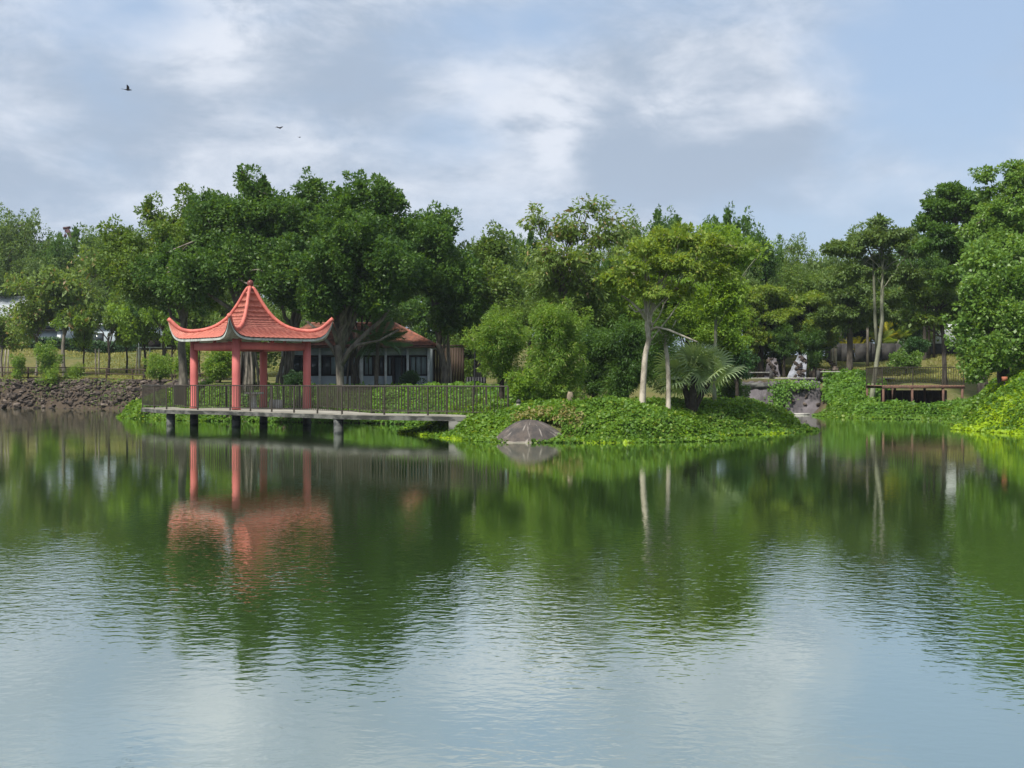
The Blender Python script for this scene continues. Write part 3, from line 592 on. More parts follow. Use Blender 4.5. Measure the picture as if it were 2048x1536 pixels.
# ---------------------------------------------------------------- trees of the spit
tree('broadleaf_tree', 'tall open tree with dark forked limbs and drooping leaf tufts against the central sky', 62, 1128, [(1122, 700), (1118, 600), (1122, 540)],
     [(1075,445,0,24,15),(1105,470,0,24,14),(1160,420,0,30,13),(1185,412,0,12,9),(1215,440,0,30,16),(1140,465,0,40,20),(1200,480,0,40,22),(1090,510,-1,45,22),(1150,520,-1,55,28),(1065,440,0,10,10),(1240,470,0,24,22),(1100,560,0,50,22),(1170,575,0,50,20)],
     'airy', 'barkgrey', .15, .10, 210, .42, 34, .26, .10, nlimb=26, ntwig=150, droop=.75, inner=.2, low=-1, limb=.6)
tree('umbrella_tree', 'pale leaning trunk tree with flat spreading yellow green crown on the ivy mound', 50.5, 1283, [(1290, 720), (1297, 680), (1296, 640)],
     [(1300,500,0,60,20),(1370,480,0,60,16),(1430,500,0,55,18),(1270,540,-.5,55,20),(1330,530,0,70,20),(1400,540,0,60,20),(1290,580,-.5,60,18),(1480,495,0,30,12),(1345,470,.5,50,10),(1240,560,0,40,18),(1360,585,0,40,14)],
     'umbrella', 'barkpale', .125, .085, 330, .34, 40, .19, .09, nlimb=13, ntwig=150, droop=.1, up=1.0, inner=.2, low=-1, limb=.30, flat=.45, asc=0,
     extra=[([(PX(a,50.5), 50.5+dy, PZ(b,50.5)) for a, b, dy in q], r_, r2_) for q, r_, r2_ in (
        ([(1296,650,0),(1291,600,.1),(1292,560,.1),(1290,520,.2),(1285,490,.2)], .085, .035), ([(1298,650,0),(1308,600,0),(1312,570,0),(1340,545,0),(1380,530,0)], .07, .03),
        ([(1292,640,0),(1280,620,.1),(1262,602,.2),(1244,590,.2)], .07, .03), ([(1300,662,0),(1312,655,-.2),(1335,660,-.3),(1370,675,-.3),(1392,685,-.4)], .06, .03),
        ([(1294,640,0),(1286,620,-.2),(1270,625,-.3),(1255,610,-.3)], .05, .02), ([(1303,610,0),(1320,580,.1),(1345,560,.2)], .06, .03))])
tree('broken_tree', 'short pale trunk with bare broken top beside the fan palm', 51, 1338, [(1336, 740), (1331, 690), (1333, 665)],
     [(1325,680,0,22,14),(1345,660,0,22,12)], 'ficus2', 'barkpale', .095, .07, 22, .28, 26, .2, .07, nlimb=5, ntwig=10,
     extra=[([(PX(a,51), 51+dy, PZ(b,51)) for a, b, dy in q], r_, r2_) for q, r_, r2_ in (([(1332,680,0),(1322,665,.1),(1316,655,.1)], .05, .03), ([(1333,672,0),(1345,655,0),(1352,640,-.1)], .05, .02))])
tree('slim_tree', 'slim grey green trunk tree with layered crown right of the fan palm', 54, 1428, [(1430, 720), (1432, 640), (1434, 540)],
     [(1440,600,0,60,12),(1420,625,0,50,10),(1450,570,0,40,10),(1400,590,0,30,8),(1435,535,0,40,20),(1465,640,0,42,10),(1480,515,0,50,18),(1515,510,0,22,14),(1435,490,0,60,16)],
     'bright', 'barkgreen', .085, .05, 190, .38, 44, .19, .09, nlimb=20, ntwig=90, up=.9, inner=.2, low=-1, limb=.5)
def bush(name, label, px, Y, lobes, mat_, n, cr, nl, L, W, bark='barkdark', r0=.12, group=None, cat='shrub', trunk=None, **kw):
    n = int(n*.95); nl = int(nl*1.25)
    if kw.get('el', 0) > 1.2: lobes = [(l_[0], l_[1], l_[2], l_[3]*.66, l_[4]*.80) for l_ in lobes]
    return tree(name, label, Y, px, trunk or [(px, lobes[0][1]+lobes[0][4]*.3)], lobes, mat_, bark, r0, r0*.6, n, cr, nl, L, W, group, cat, **kw)
BK = dict(droop=.55, up=.3, out=.8, asc=.45, el=1.5, sub=3)
GB2 = 'clipped bamboo clumps on the spit'
bush('bamboo_clump', 'rounded bamboo clump at the railing end with dark lower leaves', 1003, 53, [(998,700,0,46,42),(982,695,-.2,34,32),(1014,695,.2,34,34),(1003,740,0,34,30),(1000,668,0,34,20)], 'bamboo', 220, .38, 90, .17, .042, group=GB2, **BK)
bush('bamboo_clump', 'tallest square topped bamboo column behind the boulder', 1100, 51, [(1100,668,0,38,30),(1130,668,0,38,34),(1115,655,0,46,22),(1115,705,0,50,34),(1108,745,0,44,34),(1122,735,0,34,30),(1106,785,0,40,30),(1118,790,0,36,26)], 'bamboo', 340, .36, 90, .17, .042, group=GB2, **BK)
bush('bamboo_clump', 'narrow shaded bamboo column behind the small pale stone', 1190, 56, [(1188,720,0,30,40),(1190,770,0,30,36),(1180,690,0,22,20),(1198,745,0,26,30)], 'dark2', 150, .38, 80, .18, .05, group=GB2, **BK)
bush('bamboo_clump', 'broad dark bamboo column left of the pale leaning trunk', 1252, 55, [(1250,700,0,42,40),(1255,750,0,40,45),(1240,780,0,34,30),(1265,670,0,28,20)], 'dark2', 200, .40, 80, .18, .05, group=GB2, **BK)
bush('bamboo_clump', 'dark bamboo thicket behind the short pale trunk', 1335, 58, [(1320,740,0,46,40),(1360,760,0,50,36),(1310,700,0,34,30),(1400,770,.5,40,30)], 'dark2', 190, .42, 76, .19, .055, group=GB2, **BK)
bush('broadleaf_shrub', 'bright spreading shrub top above the tallest bamboo column', 1060, 62, [(1060,640,0,44,28),(1100,625,0,50,24),(1150,620,0,50,22),(1020,655,0,40,30),(1180,650,0,40,36),(1080,590,1,40,20)], 'ficus2', 230, .42, 70, .19, .06, r0=.14, **BK)
bush('broadleaf_shrub', 'yellow green shrub mass left of the pale leaning trunk', 1222, 63, [(1215,640,0,50,34),(1260,630,0,44,34),(1190,610,0,40,26),(1240,590,0,40,24),(1170,600,0,30,20)], 'bright', 210, .45, 60, .2, .09, r0=.14)
bush('broadleaf_shrub', 'green shrub mass behind the short pale trunk and slim tree', 1375, 64, [(1350,640,0,44,44),(1400,660,0,50,40),(1450,680,0,44,36),(1390,610,0,50,30),(1340,600,0,40,26),(1320,570,0,40,20)], 'bright', 250, .45, 60, .2, .09, r0=.14)
bush('leafy_shrub', 'loose light leaved shrub just beyond the railing end', 1035, 50, [(1040,770,0,20,14),(1055,785,0,18,14),(1030,790,0,14,10)], 'bright', 34, .26, 40, .16, .08, r0=.04)

# fan palm with separate fronds
def fan_frond(seed, blades=21, Rf=.78):
    r = np.random.default_rng(seed); g = Geo(); V = []; F = []
    g.tube([(0, 0, 0), (.3, 0, .06), (.62, 0, .05)], [.016, .012, .009], 5)
    for i in range(blades):
        a = R(-112+224*i/(blades-1)); l_ = Rf*(1-.22*(abs(a)/2.1)**2)*r.uniform(.92, 1.08); d = np.array([math.cos(a), math.sin(a), .05]); s_ = np.array([-math.sin(a), math.cos(a), 0])
        o_ = np.array([.62, 0, .05]); w_ = .036
        P = [o_, o_+d*l_*.45+s_*w_+[0, 0, .03], o_+d*l_*.45-s_*w_+[0, 0, .03], o_+d*l_*.8+s_*w_*.55-[0, 0, .05], o_+d*l_*.8-s_*w_*.55-[0, 0, .05], o_+d*l_*.98-[0, 0, r.uniform(.14, .30)]]
        g.add(P, [np.array([[0, 2, 1], [3, 4, 5]]), np.array([[1, 2, 4, 3]])])
    me = g.mesh('frond'); me.materials.append(M['fan']); return me
ff = [fan_frond(i) for i in range(4)]
def place_palm(name, label, x, y, stems, meshes, bark, nf, z=None, sc=1, elev=(-35, 75), group=None):
    z = gz(x, y) if z is None else z; t = thing(name, label, 'palm', (x, y, z), 0, group); r = np.random.default_rng(int(abs(x*100)))
    for (dx, dy, h, rad) in stems:
        g = Geo(); zz = np.linspace(-.2, h, 9); g.tube(np.stack([dx*(np.clip(zz, 0, None)/h)**1.3, dy*(zz/h), zz], 1), rad*(1+.12*(np.arange(9) % 2))*np.linspace(1.15, .85, 9), 8); g.obj('trunk', M[bark], t)
        for i in range(nf):
            e = R(r.uniform(*elev)); a = i*2.4+r.uniform(-.3, .3)
            o = link('frond', meshes[i % len(meshes)], parent=t, loc=(dx, dy, h+.02*(i % 4)), scale=(sc*r.uniform(.85, 1.1),)*3); o.rotation_euler = Euler((r.uniform(-.9, .9), -e, a), 'XYZ')
    return t
place_palm('fan_palm', 'fan palm with spiky grey green leaves on a dark trunk between the slim trunks', PX(1382, 52), 52, [(.15, -.1, 1.75, .16), (-.25, .2, 1.4, .12), (.75, .1, 1.5, .10)], ff, 'barkdark', 13, elev=(-10, 72), sc=1.15)
def feather_frond(seed, Lf=1.7, nlf=26, mat_='palm', drop=.9):
    r = np.random.default_rng(seed); g = Geo(); t = np.linspace(0, 1, 8); P = np.stack([Lf*t*(1-.12*t), 0*t, Lf*(.30*t-drop*t*t*.55)], 1); g.tube(P, np.linspace(.02, .006, 8), 4)
    for i in range(nlf):
        q = .12+.88*i/(nlf-1); c = np.array([np.interp(q, t, P[:, j]) for j in range(3)]); l_ = .46*Lf/1.7*math.sin(math.pi*min(1, q*.85+.12))+.05
        for sd in (-1, 1):
            d = np.array([.45, sd*.8, -.35+r.uniform(-.12, .12)]); d /= np.linalg.norm(d); w_ = np.array([.032, 0, 0])
            g.add([c-w_*.3, c+d*l_*.5+w_-[0, 0, .0], c+d*l_, c+d*l_*.5-w_], [[0, 1, 2, 3]])
    me = g.mesh('frond'); me.materials.append(M[mat_]); return me
pf = [feather_frond(20+i) for i in range(3)]
place_palm('feather_palm', 'dark feather palm with drooping fronds in front of the red tiled roof', PX(752, 69), 69, [(.1, 0, 2.75, .10)], pf, 'bark', 17, elev=(-35, 70), sc=1.1)
gf = [feather_frond(30+i, 1.5, 20, 'gold', .8) for i in range(2)]
place_palm('golden_palm', 'yellow leaved palm showing over the dark boundary wall', PX(1708, 104), 104, [(-.5, 0, .7, .06), (.5, .2, .8, .06), (0, .4, .9, .06)], gf, 'barkgreen', 10, elev=(5, 75))
place_palm('golden_palm', 'yellow green palm behind the wall right of the twin trunk tree', PX(1785, 105), 105, [(-.8, 0, 1.2, .07), (.6, .2, 1.5, .07), (0, .4, 1.7, .07)], [feather_frond(40, 1.9, 22, 'umbrella', .8), gf[0]], 'barkgreen', 11, elev=(5, 78))

# ---------------------------------------------------------------- right hand trees
GR = 'large trees over the right bank'
BL = dict(up=.9, droop=.3, asc=.15, el=.8, flat=.5, subz=.38)
tree('broadleaf_tree', 'large leaved tree hanging low over the right bank above the bright vines', 60, 2010, [(2005, 700), (2000, 620)],
     [(1985,650,-1,50,50),(1950,600,-1,44,50),(2020,580,-1,60,50),(1975,530,0,50,40),(1945,700,-1.5,30,36),(2040,660,-2,50,60),(1955,745,-2,24,24),(1990,720,-2,44,40),(2060,740,-2,30,30),(1935,655,-1,24,34),(2060,520,0,50,50)],
     'big', 'bark', .34, .22, 560, .50, 52, .21, .15, GR, nlimb=20, ntwig=80, up=.6)
tree('broadleaf_tree', 'tallest tree at the right edge reaching the top of the skyline', 67, 2050, [(2050, 620), (2040, 520)],
     [(2030,380,0,50,34),(2060,360,0,50,34),(1995,420,0,50,36),(2050,440,-1,60,44),(2000,480,-1,50,40),(1975,390,.5,22,22),(1970,355,.5,14,9),(2045,345,0,36,14),(2100,420,0,60,70),(1960,460,0,34,34)],
     'big', 'bark', .36, .24, 480, .52, 58, .21, .12, GR, nlimb=20, ntwig=100, low=-.8, **BL)
tree('broadleaf_tree', 'dark layered tree on the skyline left of the tallest right hand tree', 76, 1968, [(1955, 620), (1915, 520)],
     [(1890,420,0,50,26),(1860,450,0,34,22),(1925,400,0,44,20),(1900,385,0,30,10),(1860,405,0,12,9),(1950,430,0,34,34),(1880,480,-1,50,30),(1930,500,-1,44,44),(1900,550,-1,44,34)],
     'ficus', 'bark', .30, .20, 400, .55, 56, .24, .13, GR, nlimb=20, ntwig=90, **BL)
tree('umbrella_tree', 'tall twin stemmed tree with pale thin trunks beyond the timber deck', 79, 1742, [(1757, 700), (1764, 640), (1765, 560), (1764, 500)],
     [(1740,480,0,50,24),(1700,500,0,44,22),(1790,475,0,44,20),(1755,448,0,22,14),(1820,500,0,34,24),(1690,545,0,44,26),(1745,530,1,50,24),(1810,550,0,44,26),(1660,500,.5,30,14),(1760,440,0,12,8)],
     'far', 'barkgreen', .15, .08, 330, .52, 56, .24, .12, nlimb=22, ntwig=110, limb=.4, low=-.9, extra=[([(PX(a,79), 79.2, PZ(b,79)) for a, b in ((1756,700),(1752,640),(1750,580),(1748,520),(1735,490))], .12, .05)], **BL)
tree('broadleaf_tree', 'mid green tree with straight trunk rising behind the right part of the timber deck', 80, 1890, [(1888, 690), (1880, 620)],
     [(1850,600,0,44,30),(1890,580,0,50,34),(1830,640,0,34,22),(1920,620,0,44,34),(1870,640,0,44,20),(1935,660,.5,30,20),(1850,560,0,40,24)], 'ficus2', 'bark', .16, .11, 280, .5, 56, .22, .11, nlimb=16, ntwig=80, **BL)
tree('broadleaf_tree', 'dull green tree filling below the twin stemmed crown', 88, 1700, [(1700, 650), (1700, 600)],
     [(1700,590,0,60,34),(1740,620,0,50,30),(1680,635,0,44,28),(1780,600,0,50,36),(1660,560,0,40,40),(1800,640,0,40,22),(1735,570,1,60,34),(1700,655,.5,40,20),(1660,640,.5,36,26)], 'far', 'bark', .22, .14, 330, .55, 56, .24, .13, nlimb=14, ntwig=40, **BL)
GK = 'yellow topped trees above the rockery'
tree('broadleaf_tree', 'dense yellow green tree above the rockery with shaded foliage below', 91, 1625, [(1628, 700), (1625, 640)],
     [(1620,600,0,50,30),(1650,625,0,44,30),(1590,620,0,40,30),(1625,655,0,50,34),(1600,680,0,34,22),(1640,680,0,30,24)], 'umbrella', 'barkdark', .24, .16, 330, .5, 60, .22, .11, GK, nlimb=12, ntwig=40, **BL)
tree('broadleaf_tree', 'dense yellow green tree over the dark left half of the rockery', 90, 1520, [(1522, 700), (1520, 640)],
     [(1520,600,0,50,30),(1550,640,0,50,34),(1490,630,0,44,36),(1530,675,0,46,28),(1495,690,0,34,34),(1560,675,0,34,24),(1540,585,0,30,20)], 'umbrella', 'barkdark', .24, .16, 330, .5, 60, .22, .11, GK, nlimb=12, ntwig=40, **BL)
bush('dark_shrub', 'black green shrub at the left end of the low rails', 1475, 74, [(1470,720,0,34,34),(1450,700,0,30,30),(1490,740,0,24,24)], 'dark', 120, .4, 56, .2, .09)
bush('dark_shrub', 'dark hanging bush between the two whitewashed rockery slabs', 1568, 89, [(1569,705,0,16,34),(1569,680,0,24,22)], 'dark2', 80, .34, 60, .2, .06, **BK)
bush('dark_shrub', 'dark conical bush right of the bright whitewashed slab', 1628, 89, [(1629,715,0,14,34),(1626,685,0,24,22)], 'dark2', 80, .34, 60, .2, .06, **BK)
bush('dark_shrub', 'low dark shrub at the left end of the spillway wall', 1462, 76, [(1462,775,0,26,22),(1448,795,0,22,18),(1474,800,0,18,14)], 'dark2', 90, .36, 60, .2, .08, sub=3)
bush('thicket', 'dark undergrowth between the timber screen and the lantern post', 928, 84, [(925,700,0,30,40),(950,690,0,34,40),(945,745,0,34,26),(970,730,0,30,34)], 'ficus2', 150, .45, 60, .22, .10, sub=4)
bush('thicket', 'dark thicket behind the roof end of the tiled house', 850, 98, [(830,630,0,44,34),(870,620,0,44,40),(900,650,0,40,40),(845,680,0,44,30)], 'ficus', 200, .5, 60, .26, .13, sub=4)
bush('thicket', 'dark thicket filling the space behind the rockeries', 1560, 94, [(1500,700,0,44,44),(1545,690,0,44,36),(1590,680,0,44,36),(1640,685,0,40,40),(1480,740,0,34,30)], 'dark2', 260, .5, 60, .24, .10, sub=4)
bush('thicket', 'dark thicket behind the boundary wall, left of the white building', 1740, 109, [(1670,650,0,50,34),(1730,640,0,50,34),(1790,650,0,50,36),(1835,655,0,34,30)], 'ficus', 260, .55, 60, .26, .13, sub=4)
bush('thicket', 'dark thicket right of the white building beyond the boundary wall', 1960, 109, [(1950,650,0,40,40),(2010,650,0,50,50),(2060,640,0,50,50)], 'ficus', 160, .55, 60, .26, .13, sub=4)
bush('round_shrub', 'pale green rounded shrub on the slope above the timber deck', 1812, 87, [(1812,722,0,22,13),(1800,728,0,14,10),(1826,728,0,14,10)], 'big', 60, .3, 50, .17, .09, r0=.05, sub=0)
bush('dark_shrub', 'dark shrub in front of the boundary wall above the pale shrub', 1828, 96, [(1828,700,0,30,18)], 'dark', 60, .38, 50, .2, .09)

# ---------------------------------------------------------------- far belt of trees: one crown each, meshes shared
def proto(kind, seed):
    r = np.random.default_rng(seed)
    if kind == 'round': lb = [(r.normal()*1.8, r.normal()*1.8, 7.2+r.normal()*1.6, 2.3, 2.3, 1.9) for _ in range(9)]+[(0, 0, 4.4, 3.4, 3.4, 2.2), (.3, 0, 9.4, 1.6, 1.6, 1.3)]
    elif kind == 'spiky': lb = [(r.normal()*2.2, r.normal()*2.0, 6.5+abs(r.normal())*1.2, 1.3, 1.3, 2.4) for _ in range(10)]+[(0, 0, 5, 3.4, 3.2, 2.8)]+[(r.normal()*1.7, r.normal(), 9.8+r.random(), .45, .45, 1.1) for _ in range(5)]
    else: lb = [(r.normal()*2.6, r.normal()*2.4, 6.8+r.normal()*1.5, 2.3, 2.2, .8) for _ in range(14)]+[(0, 0, 4.8, 3.2, 3.2, 1.8)]
    return tree_meshes((0, 0, 0), [(0, 0, 0), (.1, 0, 3), (0, 0, 5)], .28, .18, lb, 220, .85, 80, .30, .17, nlimb=9, ntwig=20, r=r, up=.7)
protos = {}
for i, (k_, mm) in enumerate((('round', 'far'), ('spiky', 'ficus'), ('layered', 'far'), ('round', 'ficus2'), ('layered', 'umbrella'), ('spiky', 'ficus2'))):
    a, b = proto(k_, 50+i); a.materials.append(M['bark']); b.materials.append(M[mm]); protos[i] = (a, b)
GF = 'belt of trees beyond the park'
def far(i, px, top, Y, wpx, label, rz=0):
    x = PX(px, Y); z = gz(x, Y); h = PZ(top, Y)-z; sc = h/10.9; sw = wpx/FL*Y/8.2
    t = thing('far_tree', label, 'tree', (x, Y, z), rz, GF); t.scale = (sw, sw, sc)
    link('trunk', protos[i][0], parent=t); link('crown', protos[i][1], parent=t)
FT = [(0,20,440,142,150,'rounded far tree at the left end of the skyline'),(3,-60,450,146,160,'far tree cut by the left edge of the picture'),(2,95,462,144,130,'layered far tree in front of the crane tip'),(1,165,470,140,130,'dark far tree right of the crane'),
 (3,235,490,138,130,'olive far tree at the left shoulder of the banyans'),(2,40,505,139,130,'low layered far tree above the pale metal roof'),(0,200,540,138,120,'mid height far tree behind the lawn trees'),(1,330,520,104,150,'far tree filling behind the left banyans'),
 (0,450,540,106,150,'far tree hidden low behind the pavilion peak'),(1,620,540,104,160,'far tree behind the centre of the banyans'),(3,800,530,106,150,'far tree seen between the banyan crowns above the house'),(0,900,520,108,130,'far tree right of the last banyan crown'),
 (5,1020,505,98,120,'spiky far tree below the open central tree'),(1,1060,475,100,90,'dark far tree left of the open central crown'),(0,1000,560,88,120,'low rounded far tree left of the bamboo'),(1,1180,520,92,110,'far tree behind the open central tree'),
 (1,1330,437,98,130,'dark pointed far tree over the flat yellow crown'),(1,1470,435,96,130,'dark tall far tree right of the flat yellow crown'),(5,1260,470,104,110,'olive far tree between the central crowns'),(1,1400,470,92,120,'far tree filling behind the flat yellow crown'),
 (0,1560,500,100,120,'rounded far tree at the low dip of the skyline'),(2,1620,505,110,110,'layered far tree in the dip of the skyline'),(0,1500,545,92,120,'far tree behind the yellow topped tree over the rockery'),(2,1680,490,104,120,'layered far tree left of the twin stemmed crown'),
 (3,1600,560,94,130,'olive far tree above the rockery'),(0,1780,500,108,140,'far tree behind the twin stemmed crown'),(1,1850,470,100,120,'dark far tree behind the layered skyline tree'),(0,1960,450,98,150,'far tree behind the tallest right hand tree'),
 (2,2080,420,90,160,'far tree at the right edge of the picture'),(0,1300,560,86,130,'low far tree behind the pale leaning trunk'),(3,1420,570,84,120,'low olive far tree behind the slim trunk'),(0,1100,570,86,120,'low far tree behind the bright shrub top'),
 (1,1720,560,112,130,'dark low far tree behind the boundary wall'),(3,1850,590,114,120,'low olive far tree behind the white building'),(0,130,540,138,120,'low far tree behind the metal roofed building'),(1,720,560,98,150,'low dark far tree behind the tiled house'),(1,1690,640,113,110,'low dark far tree behind the yellow leaved palm'),(5,1760,640,116,120,'low olive far tree behind the yellow green palm'),(1,1830,620,124,140,'low dark far tree left of the white building'),(0,1930,610,122,160,'low far tree right of the white building'),(1,1640,620,112,110,'low dark far tree at the left end of the boundary wall'),(5,1560,630,108,120,'low olive far tree directly behind the rockery'),(0,530,600,92,140,'low far tree behind the pavilion roof')]
for i, (k_, px, top, Y, wd, lb) in enumerate(FT): far(k_, px, top, Y, wd, lb, i*1.3)

# ---------------------------------------------------------------- lawn trees and shrubs on the left
def lproto(seed, flat):
    r = np.random.default_rng(seed); lb = [(r.normal()*1.0, r.normal()*.9, 3.6+r.normal()*.55, 1.15, 1.1, .38 if flat else .7) for _ in range(7)]
    return tree_meshes((0, 0, 0), [(0, 0, 0), (.12, 0, 1.2), (0, .05, 2.3)], .11, .08, lb, 95, .4, 44, .26, .14, nlimb=8, ntwig=30, r=r, up=.9, low=-.9, inner=.3)
lp = []
for i in range(3):
    a, b = lproto(80+i, i != 1); a.materials.append(M['barkdark' if i else 'barkgrey']); b.materials.append(M[('airy', 'ficus2', 'bright')[i]]); lp.append((a, b))
GL = 'young trees on the lawn'
for (i, px, Y, top, wpx, lb) in ((0,72,110,598,120,'young pale stemmed tree in front of the metal roofed building'),(0,5,112,640,110,'young tree cut by the left edge, before the blue grey wall'),(2,168,109,645,80,'small young tree left of the bent double stem'),
    (1,216,107,612,110,'young tree with straight black stem on the lawn'),(2,253,110,640,90,'young tree with thin dark stem right of the straight black stem'),(2,288,103,618,110,'young tree leaning right at the lawn edge by the jetty'),
    (2,345,100,630,80,'young tree behind the left upturned roof corner'),(1,400,98,620,90,'young tree seen past the left pavilion column'),(0,130,108,560,170,'tallest lawn tree with pale straight stem and wide flat crown')):
    x = PX(px, Y); z = gz(x, Y); h = PZ(top, Y)-z; t = thing('young_tree', lb, 'tree', (x, Y, z), px*.7, GL); sw = wpx/FL*Y/4.4; t.scale = (sw, sw, h/4.4)
    link('trunk', lp[i][0], parent=t); link('crown', lp[i][1], parent=t)
GS = 'shrubs along the top of the rubble bank'
bush('leafy_shrub', 'tall yellow green shrub on the rubble bank with orange tinted tip', 97, 102, [(98,735,0,22,26),(95,710,0,16,14),(100,760,-1.2,18,16)], 'bamboo', 90, .42, 60, .22, .08, group=GS, r0=.06)
bush('leafy_shrub', 'small pale shrub nearest the left edge on the rubble bank', 35, 103, [(36,730,0,11,12),(34,748,0,9,9)], 'bamboo', 26, .34, 50, .2, .08, group=GS, r0=.05)
bush('leafy_shrub', 'rounded two tone shrub left of the pavilion', 321, 90, [(321,728,0,19,16),(322,745,-.3,18,18)], 'bamboo', 80, .36, 60, .18, .07, group=GS, r0=.05)
bush('leafy_shrub', 'upright shrub directly behind the left pavilion column', 372, 86, [(372,725,0,18,30),(376,700,0,12,14)], 'bright', 80, .36, 56, .2, .09, group=GS, r0=.05)
bush('leafy_shrub', 'broad shrub seen between the left and front pavilion columns', 440, 82, [(440,735,0,22,28),(430,750,0,24,18),(448,715,0,14,14)], 'bamboo', 110, .38, 60, .2, .08, group=GS, r0=.06)
bush('leafy_shrub', 'grassy low tuft on the rubble bank right of the tall yellow green shrub', 152, 102.5, [(150,752,0,16,9),(160,745,0,8,10)], 'bright', 34, .3, 50, .24, .03, group=GS, r0=.03)
bush('clipped_shrub', 'clipped dome shrub right of the house steps', 824, 69, [(824,762,0,13,9)], 'hedge', 60, .2, 50, .10, .06, r0=.05, cat='shrub', group='clipped shrubs by the house')
bush('clipped_shrub', 'clipped dome shrub left of the right pavilion column', 592, 69.5, [(592,765,0,15,12)], 'hedge', 70, .22, 50, .10, .06, r0=.05, group='clipped shrubs by the house')
hd = thing('hedge', 'long dark clipped hedge along the top of the left lawn', 'hedge', (0, 0, 0))
rh = np.random.default_rng(5); n_ = 26000; x = rh.uniform(-62, -24, n_); y = 127+rh.uniform(-.6, .6, n_); zt = ground_z(x, y); P = np.stack([x, y, zt+rh.random(n_)**.7*1.15], 1)
V, F = kites(P, rh.normal(size=(n_, 3)), rh.normal(size=(n_, 3))+[0, -.7, .8], np.full(n_, .3), np.full(n_, .18)); o = link('leaves', npmesh('leaves', V, F), M['hedge'], hd); o['kind'] = 'stuff'

# ---------------------------------------------------------------- vines and ground cover
def vines(name, label, box, dens, mat_, L=.15, W=.12, mask=None, lump=.22, seed=1, lo=-.25, hi=3.2, thick=.12, only=None):
    r = np.random.default_rng(seed); x0, x1, y0, y1 = box; n_ = int((x1-x0)*(y1-y0)*dens)
    x = r.uniform(x0, x1, n_); y = r.uniform(y0, y1, n_); z, d = ground_z(x, y, True)
    k = (d > lo) & (d < hi)
    if mask is not None: k &= mask(x, y, z, d)
    x, y, z, d = x[k], y[k], z[k], d[k]; e = .25
    gx_ = (ground_z(x+e, y)-ground_z(x-e, y))/(2*e); gy_ = (ground_z(x, y+e)-ground_z(x, y-e))/(2*e)
    lm = lump*(vn(x, y, .75, seed)+.6*vn(x, y, .3, seed+1)); z = np.maximum(z, .0)+(lm+r.random(len(x))**1.5*thick)*np.clip(.25+(d+.3)*.9, .12, 1)
    Nn = nrm(np.stack([-gx_, -gy_, np.full_like(gx_, 1.0)], 1)+r.normal(size=(len(x), 3))*.42)
    D = r.normal(size=(len(x), 3))*.8+np.stack([-gx_, -gy_, -.3+0*gx_], 1)*.9; s_ = r.uniform(.65, 1.3, len(x))
    V, F = kites(np.stack([x, y, z], 1), D, Nn, L*s_, W*s_, .2)
    o = link(name, npmesh(name, V, F), M[mat_]); setp(o, label, 'vines', kind='stuff'); return o
BOULD = (PX(1060, 45.3), 45.3)
notrock = lambda x, y, z, d: ((x-BOULD[0])/1.12)**2+((y-BOULD[1]-.0)/.80)**2 > 1
vines('vines', 'leafy green vines covering the mound of the spit', (-4.6, 14, 43.8, 60), 820, 'vine', .125, .10, mask=lambda x, y, z, d: notrock(x, y, z, d) & (y < 56+.4*x), seed=3, hi=4.4, lo=-.75, thick=.20, lump=.28)
vines('vines', 'lime green vine shoots fringing the water edge of the spit', (-4.6, 13, 43.6, 58), 340, 'lime', .12, .09, lo=-.85, hi=.35, seed=4, mask=lambda x, y, z, d: notrock(x, y, z, d) & (vn(x, y, 1.1, 8)+.5*vn(x, y, .35, 3) > .86) | (x < -1.5) & (y > 50) & (y < 56.5), lump=.12)
vines('vines', 'darker vines on the bank behind the jetty', (-19.5, 2.5, 57.5, 73), 300, 'vine2', .17, .13, hi=4.6, seed=5, lump=.3, mask=lambda x, y, z, d: (x < -2.2) | (y > 60))
vines('vines', 'bright creeping vines at the tip of land left of the pavilion', (-24, -15.5, 68, 80), 330, 'vine', .18, .14, hi=2.2, seed=6, lo=-.5, lump=.3)
vines('vines', 'vines spilling down the bank beneath the timber deck', (15.8, 25.5, 66, 86), 330, 'vine2', .18, .14, hi=4.2, seed=7, lump=.42, mask=lambda x, y, z, d: ((x > 19.4+.25*np.maximum(0, y-81)) | (y < 60)) & ~((x > 21.3) & (y > 74.4) & (y < 78.2) & (x < 27)))
vines('vines', 'low bright vines at the waterline beneath the timber deck', (18.2, 25, 62, 79), 300, 'vine', .18, .13, hi=1.5, lo=-.9, seed=8, lump=.35, mask=lambda x, y, z, d: (y < 74.4) | (x < 21.3))
vines('vines', 'bright yellow green vines on the near right bank', (17.5, 32, 36, 66), 560, 'lime', .125, .10, hi=6.5, lo=-.5, seed=9, lump=.30, mask=lambda x, y, z, d: vn(x, y, 2.2, 4)+.22*vn(x, y, .5, 2) > .28)  # lime leaves in random patches
vines('vines', 'greener vines between the yellow green patches on the near right bank', (17.5, 32, 38, 69), 300, 'vine', .14, .11, hi=7.5, lo=-.3, seed=10, lump=.34)
vines('weeds', 'sparse weeds rooted between the stones of the rubble bank', (-46, -19, 83, 104), 34, 'ficus2', .26, .06, hi=1.6, lo=-.1, seed=12, lump=.1, thick=.4, mask=lambda x, y, z, d: vn(x, y, 2.0, 6) > .55)
vines('dry_vines', 'brownish dying vine stems round the top of the boulder', (0, 4, 44.2, 47.6), 420, 'dryvine', .12, .07, mask=lambda x, y, z, d: (((x-BOULD[0])/1.9)**2+((y-BOULD[1]-.3)/1.3)**2 < 1) & notrock(x, y, z, d), seed=31, hi=4, lump=.30, thick=.2)
